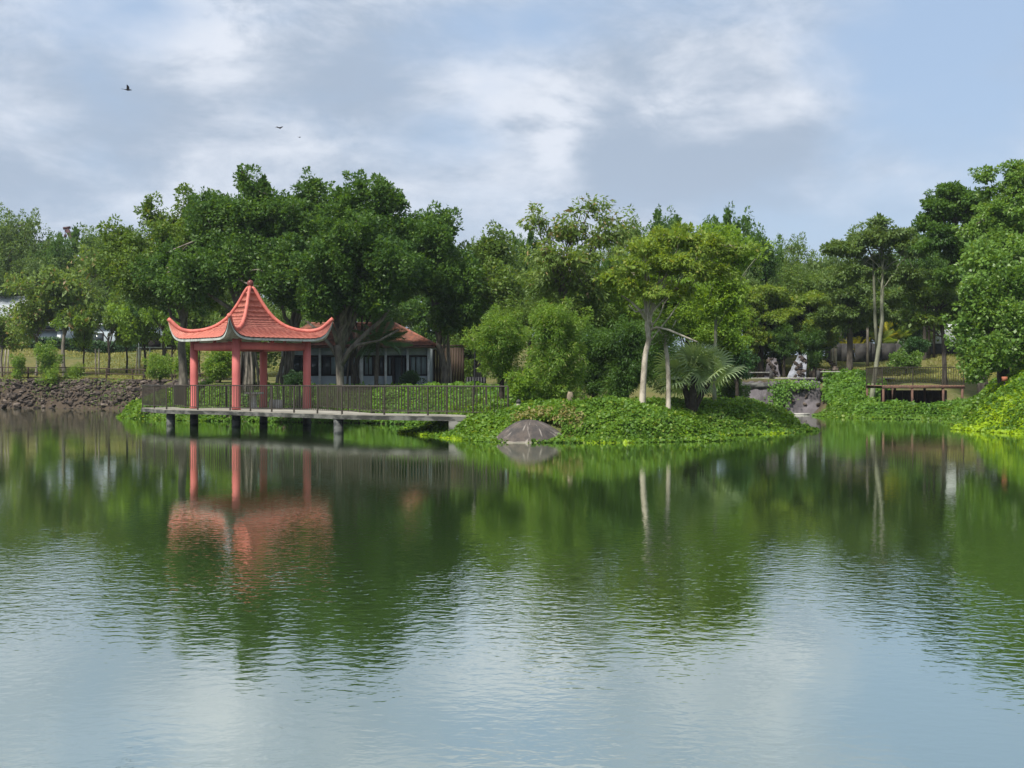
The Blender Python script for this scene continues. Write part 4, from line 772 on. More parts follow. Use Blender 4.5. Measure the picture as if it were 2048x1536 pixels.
def grass(name, label, box, dens, L, W, mask, seed, mt='grassblade'):
    r = np.random.default_rng(seed); x0, x1, y0, y1 = box; n_ = int((x1-x0)*(y1-y0)*dens); x = r.uniform(x0, x1, n_); y = r.uniform(y0, y1, n_); z, d = ground_z(x, y, True); k = (d > .3) & mask(x, y, z, d)
    x, y, z = x[k], y[k], z[k]; m_ = len(x)
    V, F = kites(np.stack([x, y, z-.02], 1), r.normal(size=(m_, 3))*.5+[0, 0, 1], r.normal(size=(m_, 3))+[0, -1, 0], L*r.uniform(.5, 1.4, m_), np.full(m_, W), .1)
    setp(link(name, npmesh(name, V, F), M[mt]), label, 'grass', kind='stuff')
grass('grass', 'dry yellowish grass on the left lawn slope', (-50, -20, 102, 127), 34, .20, .09, lambda x, y, z, d: vn(x, y, 3, 2) > .3, 21)
grass('grass', 'dry grass on the slope beyond the timber deck', (17, 38, 84, 102), 60, .16, .08, lambda x, y, z, d: (d > 2.0) & (vn(x, y, 2, 2) > .3), 22)

grass('weeds', 'thin upright weeds poking through the vines of the spit', (-3, 13, 45, 58), 26, .30, .022, lambda x, y, z, d: (d > .5) & notrock(x, y, z, d) & (vn(x, y, 1.3, 14) > .5), 23, 'bright')
grass('weeds', 'thin upright weeds among the vines of the right bank', (18, 33, 38, 68), 22, .30, .024, lambda x, y, z, d: (d > .5) & (vn(x, y, 1.6, 15) > .5), 24, 'airy')
# ---------------------------------------------------------------- boulder
r = np.random.default_rng(2); g = Geo(); V = []; nu, nv = 40, 18
for j in range(nv+1):
    q_ = 1-j/nv
    for i in range(nu):
        a = 2*math.pi*i/nu; s_ = 1+.05*math.sin(3*a+1)+.05*math.sin(7*a+q_*4)+.03*math.sin(15*a); x = 1.36*q_*math.cos(a)*s_; y = 1.0*q_*math.sin(a)*s_
        z = .74*(1-q_**1.9)*(1+.05*math.sin(5*a+1.3)*q_+.03*math.sin(11*a)); V.append((x-.10*z, y, z-.02))
V += [(v_[0]*1.02, v_[1]*1.02, -.6) for v_ in V[:nu]]
F = [[j*nu+i, j*nu+(i+1) % nu, (j+1)*nu+(i+1) % nu, (j+1)*nu+i] for j in range(nv) for i in range(nu)]; b0 = (nv+1)*nu
F += [[b0+i, b0+(i+1) % nu, (i+1) % nu, i] for i in range(nu)]
o = link('boulder', npmesh('boulder', V, F, True), M['boulder'], loc=(BOULD[0], BOULD[1]-.12, .02)); setp(o, 'smooth domed brown grey boulder with pale streaks at the water edge', 'boulder')

# ---------------------------------------------------------------- rubble bank
def stone(seed):
    r = np.random.default_rng(seed); bmx = bmesh.new(); bmesh.ops.create_icosphere(bmx, subdivisions=1, radius=.5)
    for v_ in bmx.verts: v_.co *= r.uniform(.7, 1.15); v_.co.x = max(-.45, min(.45, v_.co.x)); v_.co.z = max(-.4, min(.38, v_.co.z))
    me = bpy.data.meshes.new('stone'); bmx.to_mesh(me); bmx.free(); return me
stm_ = []
for i in range(8):
    me = stone(i+60); me.materials.append(M['rock2' if i in (2, 5) else 'rock']); stm_.append(me)
rb = thing('rubble_bank', 'steep bank of dark rubble stones along the far left shore', 'stone bank', (-40, 101, 0))
way = [(-46,101.3),(-40,101.3),(-33,99),(-26,95),(-21,86),(-20.6,80.5)]
def along(way, t):
    L = [math.dist(way[i], way[i+1]) for i in range(len(way)-1)]; d = t*sum(L)
    for i, l_ in enumerate(L):
        if d <= l_ or i == len(L)-1: u = d/l_; a, b = np.array(way[i]), np.array(way[i+1]); tn = (b-a)/l_; return a+(b-a)*u, np.array([-tn[1], tn[0]])
        d -= l_
r = np.random.default_rng(9)
for i in range(290):
    p_, nn = along(way, (i+.5)/290*1.0 if i < 290 else r.random()); off = r.random(); q = p_+nn*(-.1+1.55*off)+r.normal(size=2)*.12
    if shoredist(q[0], q[1])[0] < -.5: q = p_-nn*(-.1+1.55*off)
    z = gz(q[0], q[1]); sc = r.uniform(.34, .78)
    link('stone', stm_[i % 8], parent=rb, loc=(q[0]+40, q[1]-101, z+.03), rot=(r.uniform(-.4, .4), r.uniform(-.4, .4), r.uniform(0, 6.3)), scale=(sc*1.3, sc*.9, sc*.62))
g = Geo(); sv = [np.array([v_.co for v_ in m_.vertices]) for m_ in stm_]; sf = [np.array([list(p_.vertices) for p_ in m_.polygons]) for m_ in stm_]
for i in range(2400):
    p_, nn = along(way, r.random()); off = r.random(); q = p_+nn*(-.2+1.8*off)
    z, d = ground_z(q[0], q[1], True)
    if d[0] < -.5 or d[0] > 2.2: q = p_-nn*(-.2+1.8*off); z, d = ground_z(q[0], q[1], True)
    j = r.integers(8); s_ = r.uniform(.14, .38); a = r.uniform(0, 6.3); A = Euler((r.uniform(-.5, .5), r.uniform(-.5, .5), a)).to_matrix()
    g.add((sv[j]*np.array([1.4, .9, .6])*s_)@np.array(A).T+np.array([q[0]+40, q[1]-101, z[0]+.02]), sf[j])
o = g.obj('small_stones', M['rock'], rb); o['kind'] = 'stuff'; o.data.materials.append(M['rock2'])
o.data.polygons.foreach_set('material_index', np.repeat((np.random.default_rng(4).random(2400) < .22).astype(np.int32), 80)[:len(o.data.polygons)] if len(o.data.polygons) % 80 else np.repeat((np.random.default_rng(4).random(2400) < .22).astype(np.int32), len(o.data.polygons)//2400))

# low rail fence above the rubble bank
def rail_fence(label, path, h, nrails, gap, group=None, mats=None, th=.06, follow=True):
    pm_, rm_ = mats; t = thing('rail_fence', label, 'fence', (path[0][0], path[0][1], 0), 0, group); o0 = Vector((path[0][0], path[0][1], 0))
    for i in range(len(path)-1):
        a = Vector((*path[i], 0)); b = Vector((*path[i+1], 0)); n_ = max(1, round((b-a).length/gap)); pts = []
        for j in range(n_+1): c = a+(b-a)*j/n_; pts.append(Vector((c.x, c.y, gz(c.x, c.y))))
        for j, c in enumerate(pts):
            if j < n_ or i == len(path)-2: link('post', pm_, parent=t, loc=c-o0+Vector((0, 0, h/2-.05)), scale=(th*1.5, th*1.5, h+.1))
        for j in range(n_):
            for q in range(nrails): zz = Vector((0, 0, h*(1-.06-q*.82/max(1, nrails-1 if nrails > 1 else 1)))); seglink('rail', rm_, t, pts[j]-o0+zz, pts[j+1]-o0+zz, th*.8, th)
    return t
rw = boxmesh('rail', M['brownwood']); pw = boxmesh('post', M['brownwood'])
rail_fence('brown three rail fence along the top of the left rubble bank', [(-50,104.5),(-41,104.6),(-34,102.5),(-27,99.5),(-20,91)], .95, 3, 2.6, mats=(pw, rw), th=.07)
rwh = boxmesh('rail', M['soffit']); pwd = boxmesh('post', M['darkwall'])

# ---------------------------------------------------------------- tiled house
HYF = 74.0; HZ0 = 1.15
hs = thing('tiled_house', 'low blue grey house with red tiled hip roof behind the jetty railing', 'house', (-9, HYF, 0))
def hx(px): return PX(px, HYF)+9
def part(name, c, d, m_, parent=hs, rz=0):
    return link(name, Geo().box((0, 0, 0), d).mesh(name), M[m_], parent, loc=c, rot=(0, 0, rz))
zs, zh, zt = PZ(752, HYF), PZ(711, HYF), PZ(694, HYF)
xl, xr = hx(566), hx(857)
part('lower_wall', ((xl+hx(784))/2, .10, (HZ0+zs)/2), (hx(784)-xl, .18, zs-HZ0), 'wallblue')
part('lower_wall', ((hx(805)+xr)/2, .10, (HZ0+zs)/2), (xr-hx(805), .18, zs-HZ0), 'wallblue')
part('plinth', ((xl+xr)/2, .04, HZ0-.05), (xr-xl+.1, .5, .55), 'white')
part('lintel', ((xl+xr)/2, .12, (zh+zt)/2+.02), (xr-xl, .16, zt-zh), 'wallblue')
part('rear_wall', ((xl+xr)/2, 5.6, (HZ0+zt)/2), (xr-xl, .2, zt-HZ0), 'wallblue')
part('side_wall', (xl+.1, 2.85, (HZ0+zt)/2), (.2, 5.2, zt-HZ0), 'wallblue'); part('side_wall', (xr-.1, 2.85, (HZ0+zt)/2), (.2, 5.2, zt-HZ0), 'wallblue')
part('floor_slab', ((xl+xr)/2, 2.9, HZ0+.12), (xr-xl-.5, 5.0, .2), 'concrete')
part('inner_wall', ((xl+xr)/2, 2.2, (HZ0+zt)/2), (xr-xl-.5, .12, zt-HZ0-.2), 'darkframe')
for px in (566, 640, 723, 771.6, 815.5, 857): part('veranda_post', (hx(px), -.03, (HZ0+zt)/2), (.13 if px != 723 else .2, .14, zt-HZ0), 'white')
def window(x0, x1, z0, z1, np_, gl='glass', fr='darkframe', cur=None):
    w_ = x1-x0; t = link('window', Geo().box((0,0,z1-.04),(w_,.08,.08)).box((0,0,z0+.04),(w_,.10,.08)).box((-w_/2+.035,0,(z0+z1)/2),(.07,.08,z1-z0-.16)).box((w_/2-.035,0,(z0+z1)/2),(.07,.08,z1-z0-.16)).mesh('window'), M[fr], hs, loc=((x0+x1)/2, .12, 0))
    pw_ = (w_-.14)/np_
    for j in range(np_):
        xx = -w_/2+.07+pw_*(j+.5); mt = gl if not (cur and j in cur) else 'curtain'
        link('pane', Geo().box((0, 0, 0), (pw_-.05, .02, z1-z0-.18)).mesh('pane'), M[mt], t, loc=(xx, .0, (z0+z1)/2))
        if j: link('mullion', Geo().box((0, 0, 0), (.045, .06, z1-z0-.16)).mesh('mullion'), M[fr], t, loc=(xx-pw_/2, 0, (z0+z1)/2))
window(hx(568), hx(602), zs, zh, 1); window(hx(602), hx(638), zs, zh, 2); window(hx(642), hx(680), zs, zh, 2, cur=(1,)); window(hx(680), hx(721), zs, zh, 2, cur=(1,))
window(hx(726), hx(747), zs, zh, 2, cur=(0, 1)); window(hx(747), hx(769), zs, zh, 2, fr='brownwood'); window(hx(774), hx(784), zs, zh, 1, cur=(0,))
window(hx(818), hx(855), zs, zh, 3, cur=(0, 1, 2)); part('open_door', (hx(797), 1.0, (HZ0+zh)/2), (.55, .05, zh-HZ0-.2), 'curtain', rz=.3); part('door_frame', (hx(786), .1, (HZ0+zh)/2), (.08, .16, zh-HZ0), 'darkframe'); part('door_frame', (hx(803.5), .1, (HZ0+zh)/2), (.08, .16, zh-HZ0), 'darkframe')
# steps down from the door
for j in range(4): part('step', (hx(794), -.25-.28*j, HZ0+.05-.16*j), (.8, .3, .16), 'concrete')
ex0, ex1, ey0, ey1, ez = xl-.7, hx(872), -.75, 6.4, PZ(691, HYF-.7)
rx0, rx1, ry, rz_ = hx(600), PX(791, 77)+9, 2.8, PZ(650, 77)
g = Geo()
def slope(a, b, c, d, n1_, n2_, corr=.045):            # a,b eave ends; d,c ridge ends; a corrugated tiled slope
    a, b, c, d = map(np.array, (a, b, c, d)); nr_ = np.cross(b-a, d-a); nr_ = nr_/np.linalg.norm(nr_); nr_ = nr_ if nr_[2] > 0 else -nr_; P = []
    Lb = np.linalg.norm(b-a)
    for i in range(n2_+1):
        for lf_ in (0, .05):
            if i == 0 and lf_: continue
            v_ = i/n2_
            for j in range(n1_+1):
                u = j/n1_; p_ = (a*(1-u)+b*u)*(1-v_)+(d*(1-u)+c*u)*v_; along_ = (p_-a)@(b-a)/Lb
                P.append(p_+nr_*(corr*abs(math.sin(along_/.24*math.pi))+(.0 if (lf_ == 0) else .045)))
    rws = len(P)//(n1_+1); g.add(P, [[i*(n1_+1)+j, i*(n1_+1)+j+1, (i+1)*(n1_+1)+j+1, (i+1)*(n1_+1)+j] for i in range(rws-1) for j in range(n1_)])
slope((ex0,ey0,ez),(ex1,ey0,ez),(rx1,ry,rz_),(rx0,ry,rz_), 170, 16)
slope((ex1,ey0,ez),(ex1,ey1,ez),(rx1,ry,rz_),(rx1,ry,rz_), 100, 16)
slope((ex1,ey1,ez),(ex0,ey1,ez),(rx0,ry,rz_),(rx1,ry,rz_), 20, 4, 0); slope((ex0,ey1,ez),(ex0,ey0,ez),(rx0,ry,rz_),(rx0,ry,rz_), 20, 4, 0)
o = g.obj('tiled_roof', M['redtile'], hs); o['kind'] = 'stuff'
g = Geo(); g.tube([(rx0,ry,rz_+.06),(rx1,ry,rz_+.06)], .10, 8); rg = g.obj('ridge_cap', M['redtile'], hs)
for e_ in ((ex1, ey0), (ex1, ey1)): Geo().tube([(rx1,ry,rz_+.06),(e_[0],e_[1],ez+.05)], .085, 8).obj('ridge_cap', M['redtile'], hs)
part('eave_board', ((ex0+ex1)/2, ey0+.03, ez-.07), (ex1-ex0-.04, .04, .13), 'rust'); part('ceiling', ((ex0+ex1)/2, (ey0+ey1)/2, ez-.10), (ex1-ex0-.15, ey1-ey0-.15, .03), 'wallblue')
# timber screen right of the house
ts = thing('timber_screen', 'brown timber screen wall on a low platform right of the house', 'wall', (PX(890, 78), 78, gz(PX(890, 78), 78)))
zb_ = ts.location.z
for i in range(16): link('plank', Geo().box((0, 0, 0), (.145, .04, 2.1)).mesh('plank') if i == 0 else bpy.data.meshes['plank'], M['brownwood'] if i == 0 else None, ts, loc=(-1.25+.155*i, .006*(i % 3), 1.30))
Geo().box((0, .1, .2), (2.7, 1.4, .12)).obj('platform', M['brownwood'], ts)
for x in (-1.2, 0, 1.2): Geo().box((x, .1, -.15), (.12, .12, .6)).obj('leg', M['brownwood'], ts)
Geo().box((0, .0, 2.42), (2.7, .10, .10)).obj('cap_rail', M['brownwood'], ts)
bx = thing('slatted_bin', 'black slatted box standing left of the rounded bamboo clump', 'box', (PX(952, 66), 66, gz(PX(952, 66), 66)))
for i in range(7): Geo().box((-.42+.14*i, 0, .38), (.10, .04, .75)).obj('slat', M['black'], bx)
Geo().box((0, .32, .36), (1.0, .6, .68)).obj('box_body', M['black'], bx)

# lantern post and garden bollard light
lx, ly = PX(947, 60), 62; lz = gz(lx, ly)
lp_ = thing('lantern_post', 'black lantern post with pale glass head beside the bamboo', 'street lamp', (lx, ly, lz)); hh = PZ(683, ly)-lz
Geo().lathe([(.09, 0), (.07, .1), (.045, .3), (.035, hh-.25), (.05, hh-.2), (.06, hh-.15)], k=12).obj('post', M['black'], lp_, True)
Geo().lathe([(.07, 0), (.15, .30), (.14, .32)], k=8).obj('lantern', M['lampglass'], lp_, loc=(0, 0, hh-.15)); Geo().lathe([(.19, .32), (.12, .42), (.03, .48), (.02, .54)], k=8).obj('lantern_cap', M['black'], lp_, loc=(0, 0, hh-.15))
gx0, gy0 = PX(1037, 48.6), 48.6; gzz = gz(gx0, gy0)
gl = thing('bollard_light', 'small dark bollard light in the vines between the railing end and the bamboo column', 'garden light', (gx0, gy0, gzz+.05))
Geo().lathe([(.05, -.1), (.05, .26), (.075, .28)], k=12).obj('stem', M['black'], gl, True); Geo().lathe([(.075, .28), (.08, .38), (.075, .46)], k=12).obj('light_head', M['lampglass'], gl, True); Geo().lathe([(.10, .46), (.085, .54), (.03, .60)], k=12).obj('cap', M['darkwall'], gl, True)
sx0, sy0 = PX(1140, 48.9), 48.9
bmx = bmesh.new(); bmesh.ops.create_icosphere(bmx, subdivisions=2, radius=1)
rr_ = np.random.default_rng(3)
for v_ in bmx.verts: v_.co = Vector((max(-.8, min(.8, v_.co.x))*.15, v_.co.y*.12, max(-.8, min(.75, v_.co.z))*.40))*rr_.uniform(.85, 1.12)
me = bpy.data.meshes.new('standing_stone'); bmx.to_mesh(me); bmx.free(); setp(link('standing_stone', me, M['tan'], loc=(sx0, sy0, gz(sx0, sy0)+.45)), 'small upright tan stone beside the foot of the tallest bamboo column', 'stone')

# ---------------------------------------------------------------- far left building and white frame
fb = thing('metal_roofed_building', 'long blue grey building with pale curved metal roof at the far left', 'building', (-45, 131, 0)); bz = gz(-45, 131)
def fpart(name, c, d, m_, parent=fb): return link(name, Geo().box((0, 0, 0), d).mesh(name), M[m_], parent, loc=c)
k131 = 131/FL; wz = lambda py: PZ(py, 131)
X0, X1 = -62+45, PX(128, 131)+45
fpart('lower_wall', ((X0+X1)/2, 0, (bz+wz(663))/2), (X1-X0, .3, wz(663)-bz), 'wallblue'); fpart('ledge', ((X0+X1)/2, -.2, wz(661)), (X1-X0, .6, .14), 'darkwall')
fpart('upper_wall', ((X0+X1)/2, 2.2, (wz(661)+wz(636))/2), (X1-X0, .3, wz(630)-wz(661)), 'wallblue')
fpart('rear_wall', ((X0+X1)/2, 10, (bz+wz(640))/2), (X1-X0, .3, wz(640)-bz), 'wallblue'); 
for s_ in (X0+.15, X1-.15): fpart('side_wall', (s_, 5.1, (bz+wz(640))/2), (.3, 9.4, wz(640)-bz), 'wallblue')
for i in range(9): 
    xx = X0+1.5+i*(X1-X0-2)/9; f = fpart('window', (xx, 2.02, wz(648)), (1.7, .08, .95), 'darkframe'); link('pane', Geo().box((0, 0, 0), (1.5, .04, .78)).mesh('pane'), M['glass' if i % 3 else 'curtain'], f, loc=(0, -.04, 0))
for i in range(8): fpart('pilaster', (X0+.4+i*(X1-X0-.8)/7, -.22, (bz+wz(663))/2), (.4, .14, wz(663)-bz-.1), 'white')
g = Geo(); P = []; n1_, n2_ = 120, 12; xe = PX(62, 131)+45
for i in range(n2_+1):
    a = i/n2_; y = -.6+11*a; z = wz(636)+ (wz(583)-wz(636))*math.sin(min(1, a*1.35)*math.pi/2)
    for j in range(n1_+1): x = X0+(xe-X0+ .0)*(j/n1_); P.append((x, y, z+.06*(j % 2)))
g.add(P, [[i*(n1_+1)+j, i*(n1_+1)+j+1, (i+1)*(n1_+1)+j+1, (i+1)*(n1_+1)+j] for i in range(n2_) for j in range(n1_)]); o = g.obj('ribbed_roof', M['metalroof'], fb); o['kind'] = 'stuff'
pb = thing('pale_building', 'small pale walled building glimpsed behind the left lawn trees', 'building', (PX(245, 134), 134, gz(PX(245, 134), 134)))
Geo().box((0, 2, 1.5), (8.5, 4, 3.0)).obj('wall', M['wallblue'], pb); g = Geo(); g.add([(-4.6,-.4,3.0),(4.6,-.4,3.0),(4.6,4.4,3.0),(-4.6,4.4,3.0),(-4.2,2,5.0),(4.2,2,5.0)], [np.array([[0,1,5,4],[2,3,4,5]]), np.array([[1,2,5],[3,0,4]])]); g.obj('roof', M['metalroof'], pb)
for x in (-2.6, 0, 2.6): w_ = Geo().box((x, -.02, 1.6), (1.3, .06, 1.1)).obj('window', M['darkframe'], pb); Geo().box((x, -.06, 1.6), (1.1, .03, .9)).obj('pane', M['glass'], w_)
wf = thing('viewing_platform', 'white timber viewing platform with slanting braces left of the pavilion roof', 'platform', (PX(312, 104), 104, gz(PX(312, 104), 104)))
b0 = wf.location.z; zz = lambda py: PZ(py, 104)-b0; xx = lambda px: PX(px, 104)-wf.location.x
for a, b in (((270,671),(340,671)),((278,695),(342,695))): Geo().bar((xx(a[0]), 0, zz(a[1])), (xx(b[0]), 0, zz(b[1])), .10, .10).obj('beam', M['white'], wf)
for a, b in (((323,672),(323,694)),((327,672),(333,694)),((344,694),(344,742)),((278,671),(278,735)),((300,695),(300,740))): Geo().bar((xx(a[0]), 0, zz(a[1])), (xx(b[0]), 0, min(zz(b[1]), zz(a[1])-.2)), .11, .08).obj('brace', M['white'], wf)
Geo().box((xx(310), 1.2, zz(697)), (2.6, 2.4, .08)).obj('platform_floor', M['darkwall'], wf); Geo().box((xx(310), 1.6, zz(683)), (1.6, 1.2, .95)).obj('dark_screen', M['darkframe'], wf)
# timber stakes on the lawn
sk = Geo().lathe([(.07, -.2), (.065, 2.3), (.05, 2.35)], k=8).mesh('tree_stake'); sk.materials.append(M['barkpale'])
for px, lb in ((8, 'pale timber stake nearest the left edge of the lawn'), (15, 'pale timber stake, second from the left edge of the lawn'), (192, 'brown stake just left of the straight black stemmed tree'), (198, 'leaning stake touching the straight black stemmed tree'), (272, 'pale stake right of the thin dark stemmed tree'), (278, 'second pale stake right of the thin dark stemmed tree')):
    x = PX(px, 108); setp(link('tree_stake', sk, loc=(x, 108, gz(x, 108)), rot=(0, .06*math.sin(px), 0)), lb, 'stake', 'stakes on the lawn')

# ---------------------------------------------------------------- crane and birds
cr = thing('crane', 'dark red crane boom tip poking above the far trees', 'crane', (PX(200, 170), 170, gz(PX(200, 170), 170)))
def cp(px, py): return (PX(px, 170)-cr.location.x, 0, PZ(py, 170)-cr.location.z)
Geo().bar(cp(134, 459), cp(215, 600), .42, .5).obj('boom', M['crane'], cr); Geo().bar(cp(127, 457), cp(141, 455), .35, .3).obj('boom_head', M['crane'], cr); Geo().bar(cp(130, 457), cp(131, 470), .07).obj('hoist_cable', M['crane'], cr); Geo().box(cp(131, 472), (.3, .3, .4)).obj('hook_block', M['crane'], cr)
Geo().box((PX(215, 170)-cr.location.x, 0, 1.6), (2.6, 3, 2.2)).obj('cab', M['crane'], cr); Geo().bar(cp(215, 600), (PX(215, 170)-cr.location.x, 0, 2.5), .5).obj('mast', M['crane'], cr); Geo().box((PX(215, 170)-cr.location.x, 0, .4), (6, 3, .8)).obj('chassis', M['darkwall'], cr)
def bird(name, label, px, py, Y, span, flap, yaw):
    V = []; F = []; g = Geo(); L = span*.62
    g.tube([(-L*.55, 0, 0), (-L*.3, 0, .0), (0, 0, 0), (L*.3, 0, .01), (L*.45, 0, .02), (L*.55, 0, .0)], [.008, span*.045, span*.085, span*.06, span*.045, .006], 8)
    for sd in (-1, 1):
        w1 = (0, sd*span*.25, span*.25*flap); w2 = (-.02, sd*span*.5, span*.5*flap*.8)
        for dz in (0.0,): g.add([(L*.18, sd*span*.03, .01), (-L*.18, sd*span*.03, .01), (w1[0]-L*.2, w1[1], w1[2]), (w1[0]+L*.2, w1[1], w1[2]), (w2[0]-L*.12, w2[1], w2[2]), (w2[0], w2[1]*1.02, w2[2]),
                 (L*.16, sd*span*.03, -.012), (-L*.16, sd*span*.03, -.012), (w1[0]-L*.18, w1[1], w1[2]-.012), (w1[0]+L*.18, w1[1], w1[2]-.012)], [[0, 1, 2, 3], [3, 2, 4, 5], [6, 9, 8, 7], [0, 3, 9, 6], [1, 7, 8, 2], [9, 5, 4, 8]])
    g.add([(-L*.5, -.02, 0), (-L*.95, -span*.07, 0), (-L*.95, span*.07, .0), (-L*.5, .02, 0), (-L*.7, 0, .015)], [np.array([[0, 1, 4], [1, 2, 4], [2, 3, 4], [3, 0, 4]])])
    o = g.obj(name, M['feather'], loc=(PX(px, Y), Y, PZ(py, Y)), rot=(0, .1, yaw)); setp(o, label, 'bird', 'birds over the pond')
bird('bird', 'dark bird with raised wings flying at the upper left, nearest of the birds', 256, 180, 55, .46, .9, .25)
bird('bird', 'gliding dark bird with level wings left of the picture centre', 559, 256, 60, .42, .25, 1.2)
bird('bird', 'tiny distant bird just below and right of the gliding bird', 599, 275, 110, .34, .3, .7)

# ---------------------------------------------------------------- weir, rockery and white rails in the inlet
def slabmesh(pts, thick, nx_, nz_, seed, rough):
    """pts: front quad a,b (bottom left, right), c,d (top right, left)"""
    a, b, c, d = map(np.array, pts); r = np.random.default_rng(seed); P = []; nrm_ = np.cross(b-a, d-a); nrm_ = nrm_/np.linalg.norm(nrm_)
    for i in range(nz_+1):
        for j in range(nx_+1):
            u, v_ = j/nx_, i/nz_; p_ = (a*(1-u)+b*u)*(1-v_)+(d*(1-u)+c*u)*v_; P.append(p_+nrm_*r.normal()*rough)
    m_ = len(P); P += [p_-nrm_*thick for p_ in P]; w_ = nx_+1
    F = [[i*w_+j, i*w_+j+1, (i+1)*w_+j+1, (i+1)*w_+j] for i in range(nz_) for j in range(nx_)]
    F += [[f+m_ for f in q][::-1] for q in F[:]]
    for j in range(nx_): F.append([j+m_, j+m_+1, j+1, j]); F.append([nz_*w_+j, nz_*w_+j+1, nz_*w_+j+1+m_, nz_*w_+j+m_])
    for i in range(nz_): F.append([i*w_, (i+1)*w_, (i+1)*w_+m_, i*w_+m_]); F.append([i*w_+nx_+m_, (i+1)*w_+nx_+m_, (i+1)*w_+nx_, i*w_+nx_])
    return npmesh('slab', P, F)
wr = thing('weir_wall', 'sloping grey concrete spillway wall at the end of the inlet', 'weir', (0, 0, 0))
Yw = 82.0
def wp(px, py, Y): return (PX(px, Y), Y, PZ(py, Y))
link('wall_face', slabmesh((wp(1476, 832, Yw), wp(1642, 832, Yw), wp(1640, 762, Yw+1.2), wp(1476, 764, Yw+1.2)), .8, 34, 18, 5, .05), M['gabion'], wr)
link('coping', slabmesh((wp(1470, 769, Yw+.8), wp(1560, 769, Yw+.8), wp(1560, 765, Yw+1.2), wp(1470, 765, Yw+1.2)), .3, 8, 1, 6, .01), M['concrete'], wr)
link('coping', slabmesh((wp(1598, 769, Yw+.7), wp(1620, 769, Yw+.7), wp(1619, 766, Yw+1.2), wp(1598, 766, Yw+1.2)), .3, 4, 1, 6, .01), M['white'], wr)
Geo().box((PX(1605, Yw-1.2), Yw-1.0, .03), (.9, .3, .14)).obj('ledge_stone', M['stone'], wr)
r = np.random.default_rng(33)
for i in range(16):
    px, py = r.uniform(1545, 1636), r.uniform(775, 822); Yy = Yw+1.2*(832-py)/70
    link('embedded_rock', stm_[i % 8], parent=wr, loc=wp(px, py, Yy-.05), rot=tuple(r.uniform(-1, 1, 3)), scale=(r.uniform(.25, .5), .3, r.uniform(.15, .35)))
g_ = np.random.default_rng(44); n_ = 1000; px = np.concatenate([g_.normal(1562, 11, n_//2), g_.normal(1550, 8, n_//4), g_.normal(1600, 22, n_//4)]); py = np.clip(np.concatenate([g_.normal(785, 16, n_//2), g_.normal(815, 10, n_//4), g_.normal(768, 5, n_//4)]), 760, 832)
Yv = Yw-.15+1.2*(832-py)/70-g_.random(len(px))*.5; P = np.stack([PX(px, Yv), Yv, PZ(py, Yv)], 1); V, F = kites(P, g_.normal(size=(len(px), 3))*.6+[0, -.4, -.7], g_.normal(size=(len(px), 3))*.5+[0, -1, .6], np.full(len(px), .2), np.full(len(px), .11))
setp(link('vines', npmesh('vines', V, F), M['vine2']), 'hanging vines draped over the middle of the spillway wall', 'vines', kind='stuff')
def rockery(label, quad, nst, seed, mt):
    t = thing('rockery', label, 'rockery', (0, 0, 0), 0, 'rockeries behind the footbridge'); link('slab', slabmesh(quad, .5, 14, 14, seed, .05), M[mt], t); r = np.random.default_rng(seed); a, b, c, d = map(np.array, quad)
    for i in range(nst):
        u, v_ = r.uniform(.08, .92), ((i+.5)/nst)**1.1*.95; p_ = (a*(1-u)+b*u)*(1-v_)+(d*(1-u)+c*u)*v_; s_ = r.uniform(.28, .52)
        link('dark_rock', stm_[[0, 1, 3, 4, 6, 7][i % 6]], parent=t, loc=p_+np.array([0, -.10, 0]), rot=tuple(r.uniform(-.8, .8, 3)), scale=(s_*1.1, .4, s_*.7))
rockery('bright whitewashed rockery slab studded with dark rocks', (wp(1572, 757, 86), wp(1612, 757, 86), wp(1614, 711, 88), wp(1596, 711, 88)), 15, 5, 'whitestone')
rockery('dimmer grey rockery slab with dark rocks under the yellow topped tree', (wp(1528, 757, 86), wp(1562, 757, 86), wp(1552, 716, 88), wp(1536, 716, 88)), 12, 6, 'gabion')
# stone garden steps right of the rockery
st_ = thing('stone_border', 'curved border of brown stones climbing the slope right of the rockery', 'border', (0, 0, 0))
for i in range(11):
    q = i/10; px = 1672-34*q*q+8*q; py = 750-36*q; link('stone', stm_[(2, 5, 2, 1)[i % 4]], parent=st_, loc=wp(px, py, 87+6*q), rot=(0, 0, i), scale=(.5, .35, .3))
for i in range(14):
    r1_ = np.random.default_rng(i); px = r1_.uniform(1638, 1672); py = r1_.uniform(735, 754); link('stone', stm_[i % 8], parent=st_, loc=wp(px, py, 87.5), rot=(0, 0, i), scale=(r1_.uniform(.3, .6), .3, .28))
def flatrail(label, Y, segs, posts, z_bot):
    t = thing('footbridge', label, 'footbridge', (0, 0, 0))
    for (a, b, py, th, nm, mt) in segs: z = PZ(py, Y); link(nm, Geo().box((0, 0, 0), (PX(b, Y)-PX(a, Y), .12 if nm == 'rail' else 1.3, th)).mesh(nm), M[mt], t, loc=((PX(a, Y)+PX(b, Y))/2, Y+(0 if nm == 'rail' else .75), z))
    for px, p0, p1 in posts: link('post', Geo().box((0, 0, 0), (.20, .16, PZ(p0, Y)-PZ(p1, Y))).mesh('post'), M['darkwall'], t, loc=(PX(px, Y), Y, (PZ(p0, Y)+PZ(p1, Y))/2))
flatrail('long white edged footbridge with dark posts crossing the inlet before the rockery', 84.2, [(1474, 1542, 745, .07, 'rail', 'stone'), (1637, 1733, 743.5, .05, 'rail', 'stone'), (1470, 1790, 756.5, .07, 'deck_edge', 'stone'), (1472, 1700, 760.5, .14, 'beam', 'darkwall')], [(1542, 741, 764), (1636.5, 741, 762), (1731, 740, 758)], 0)
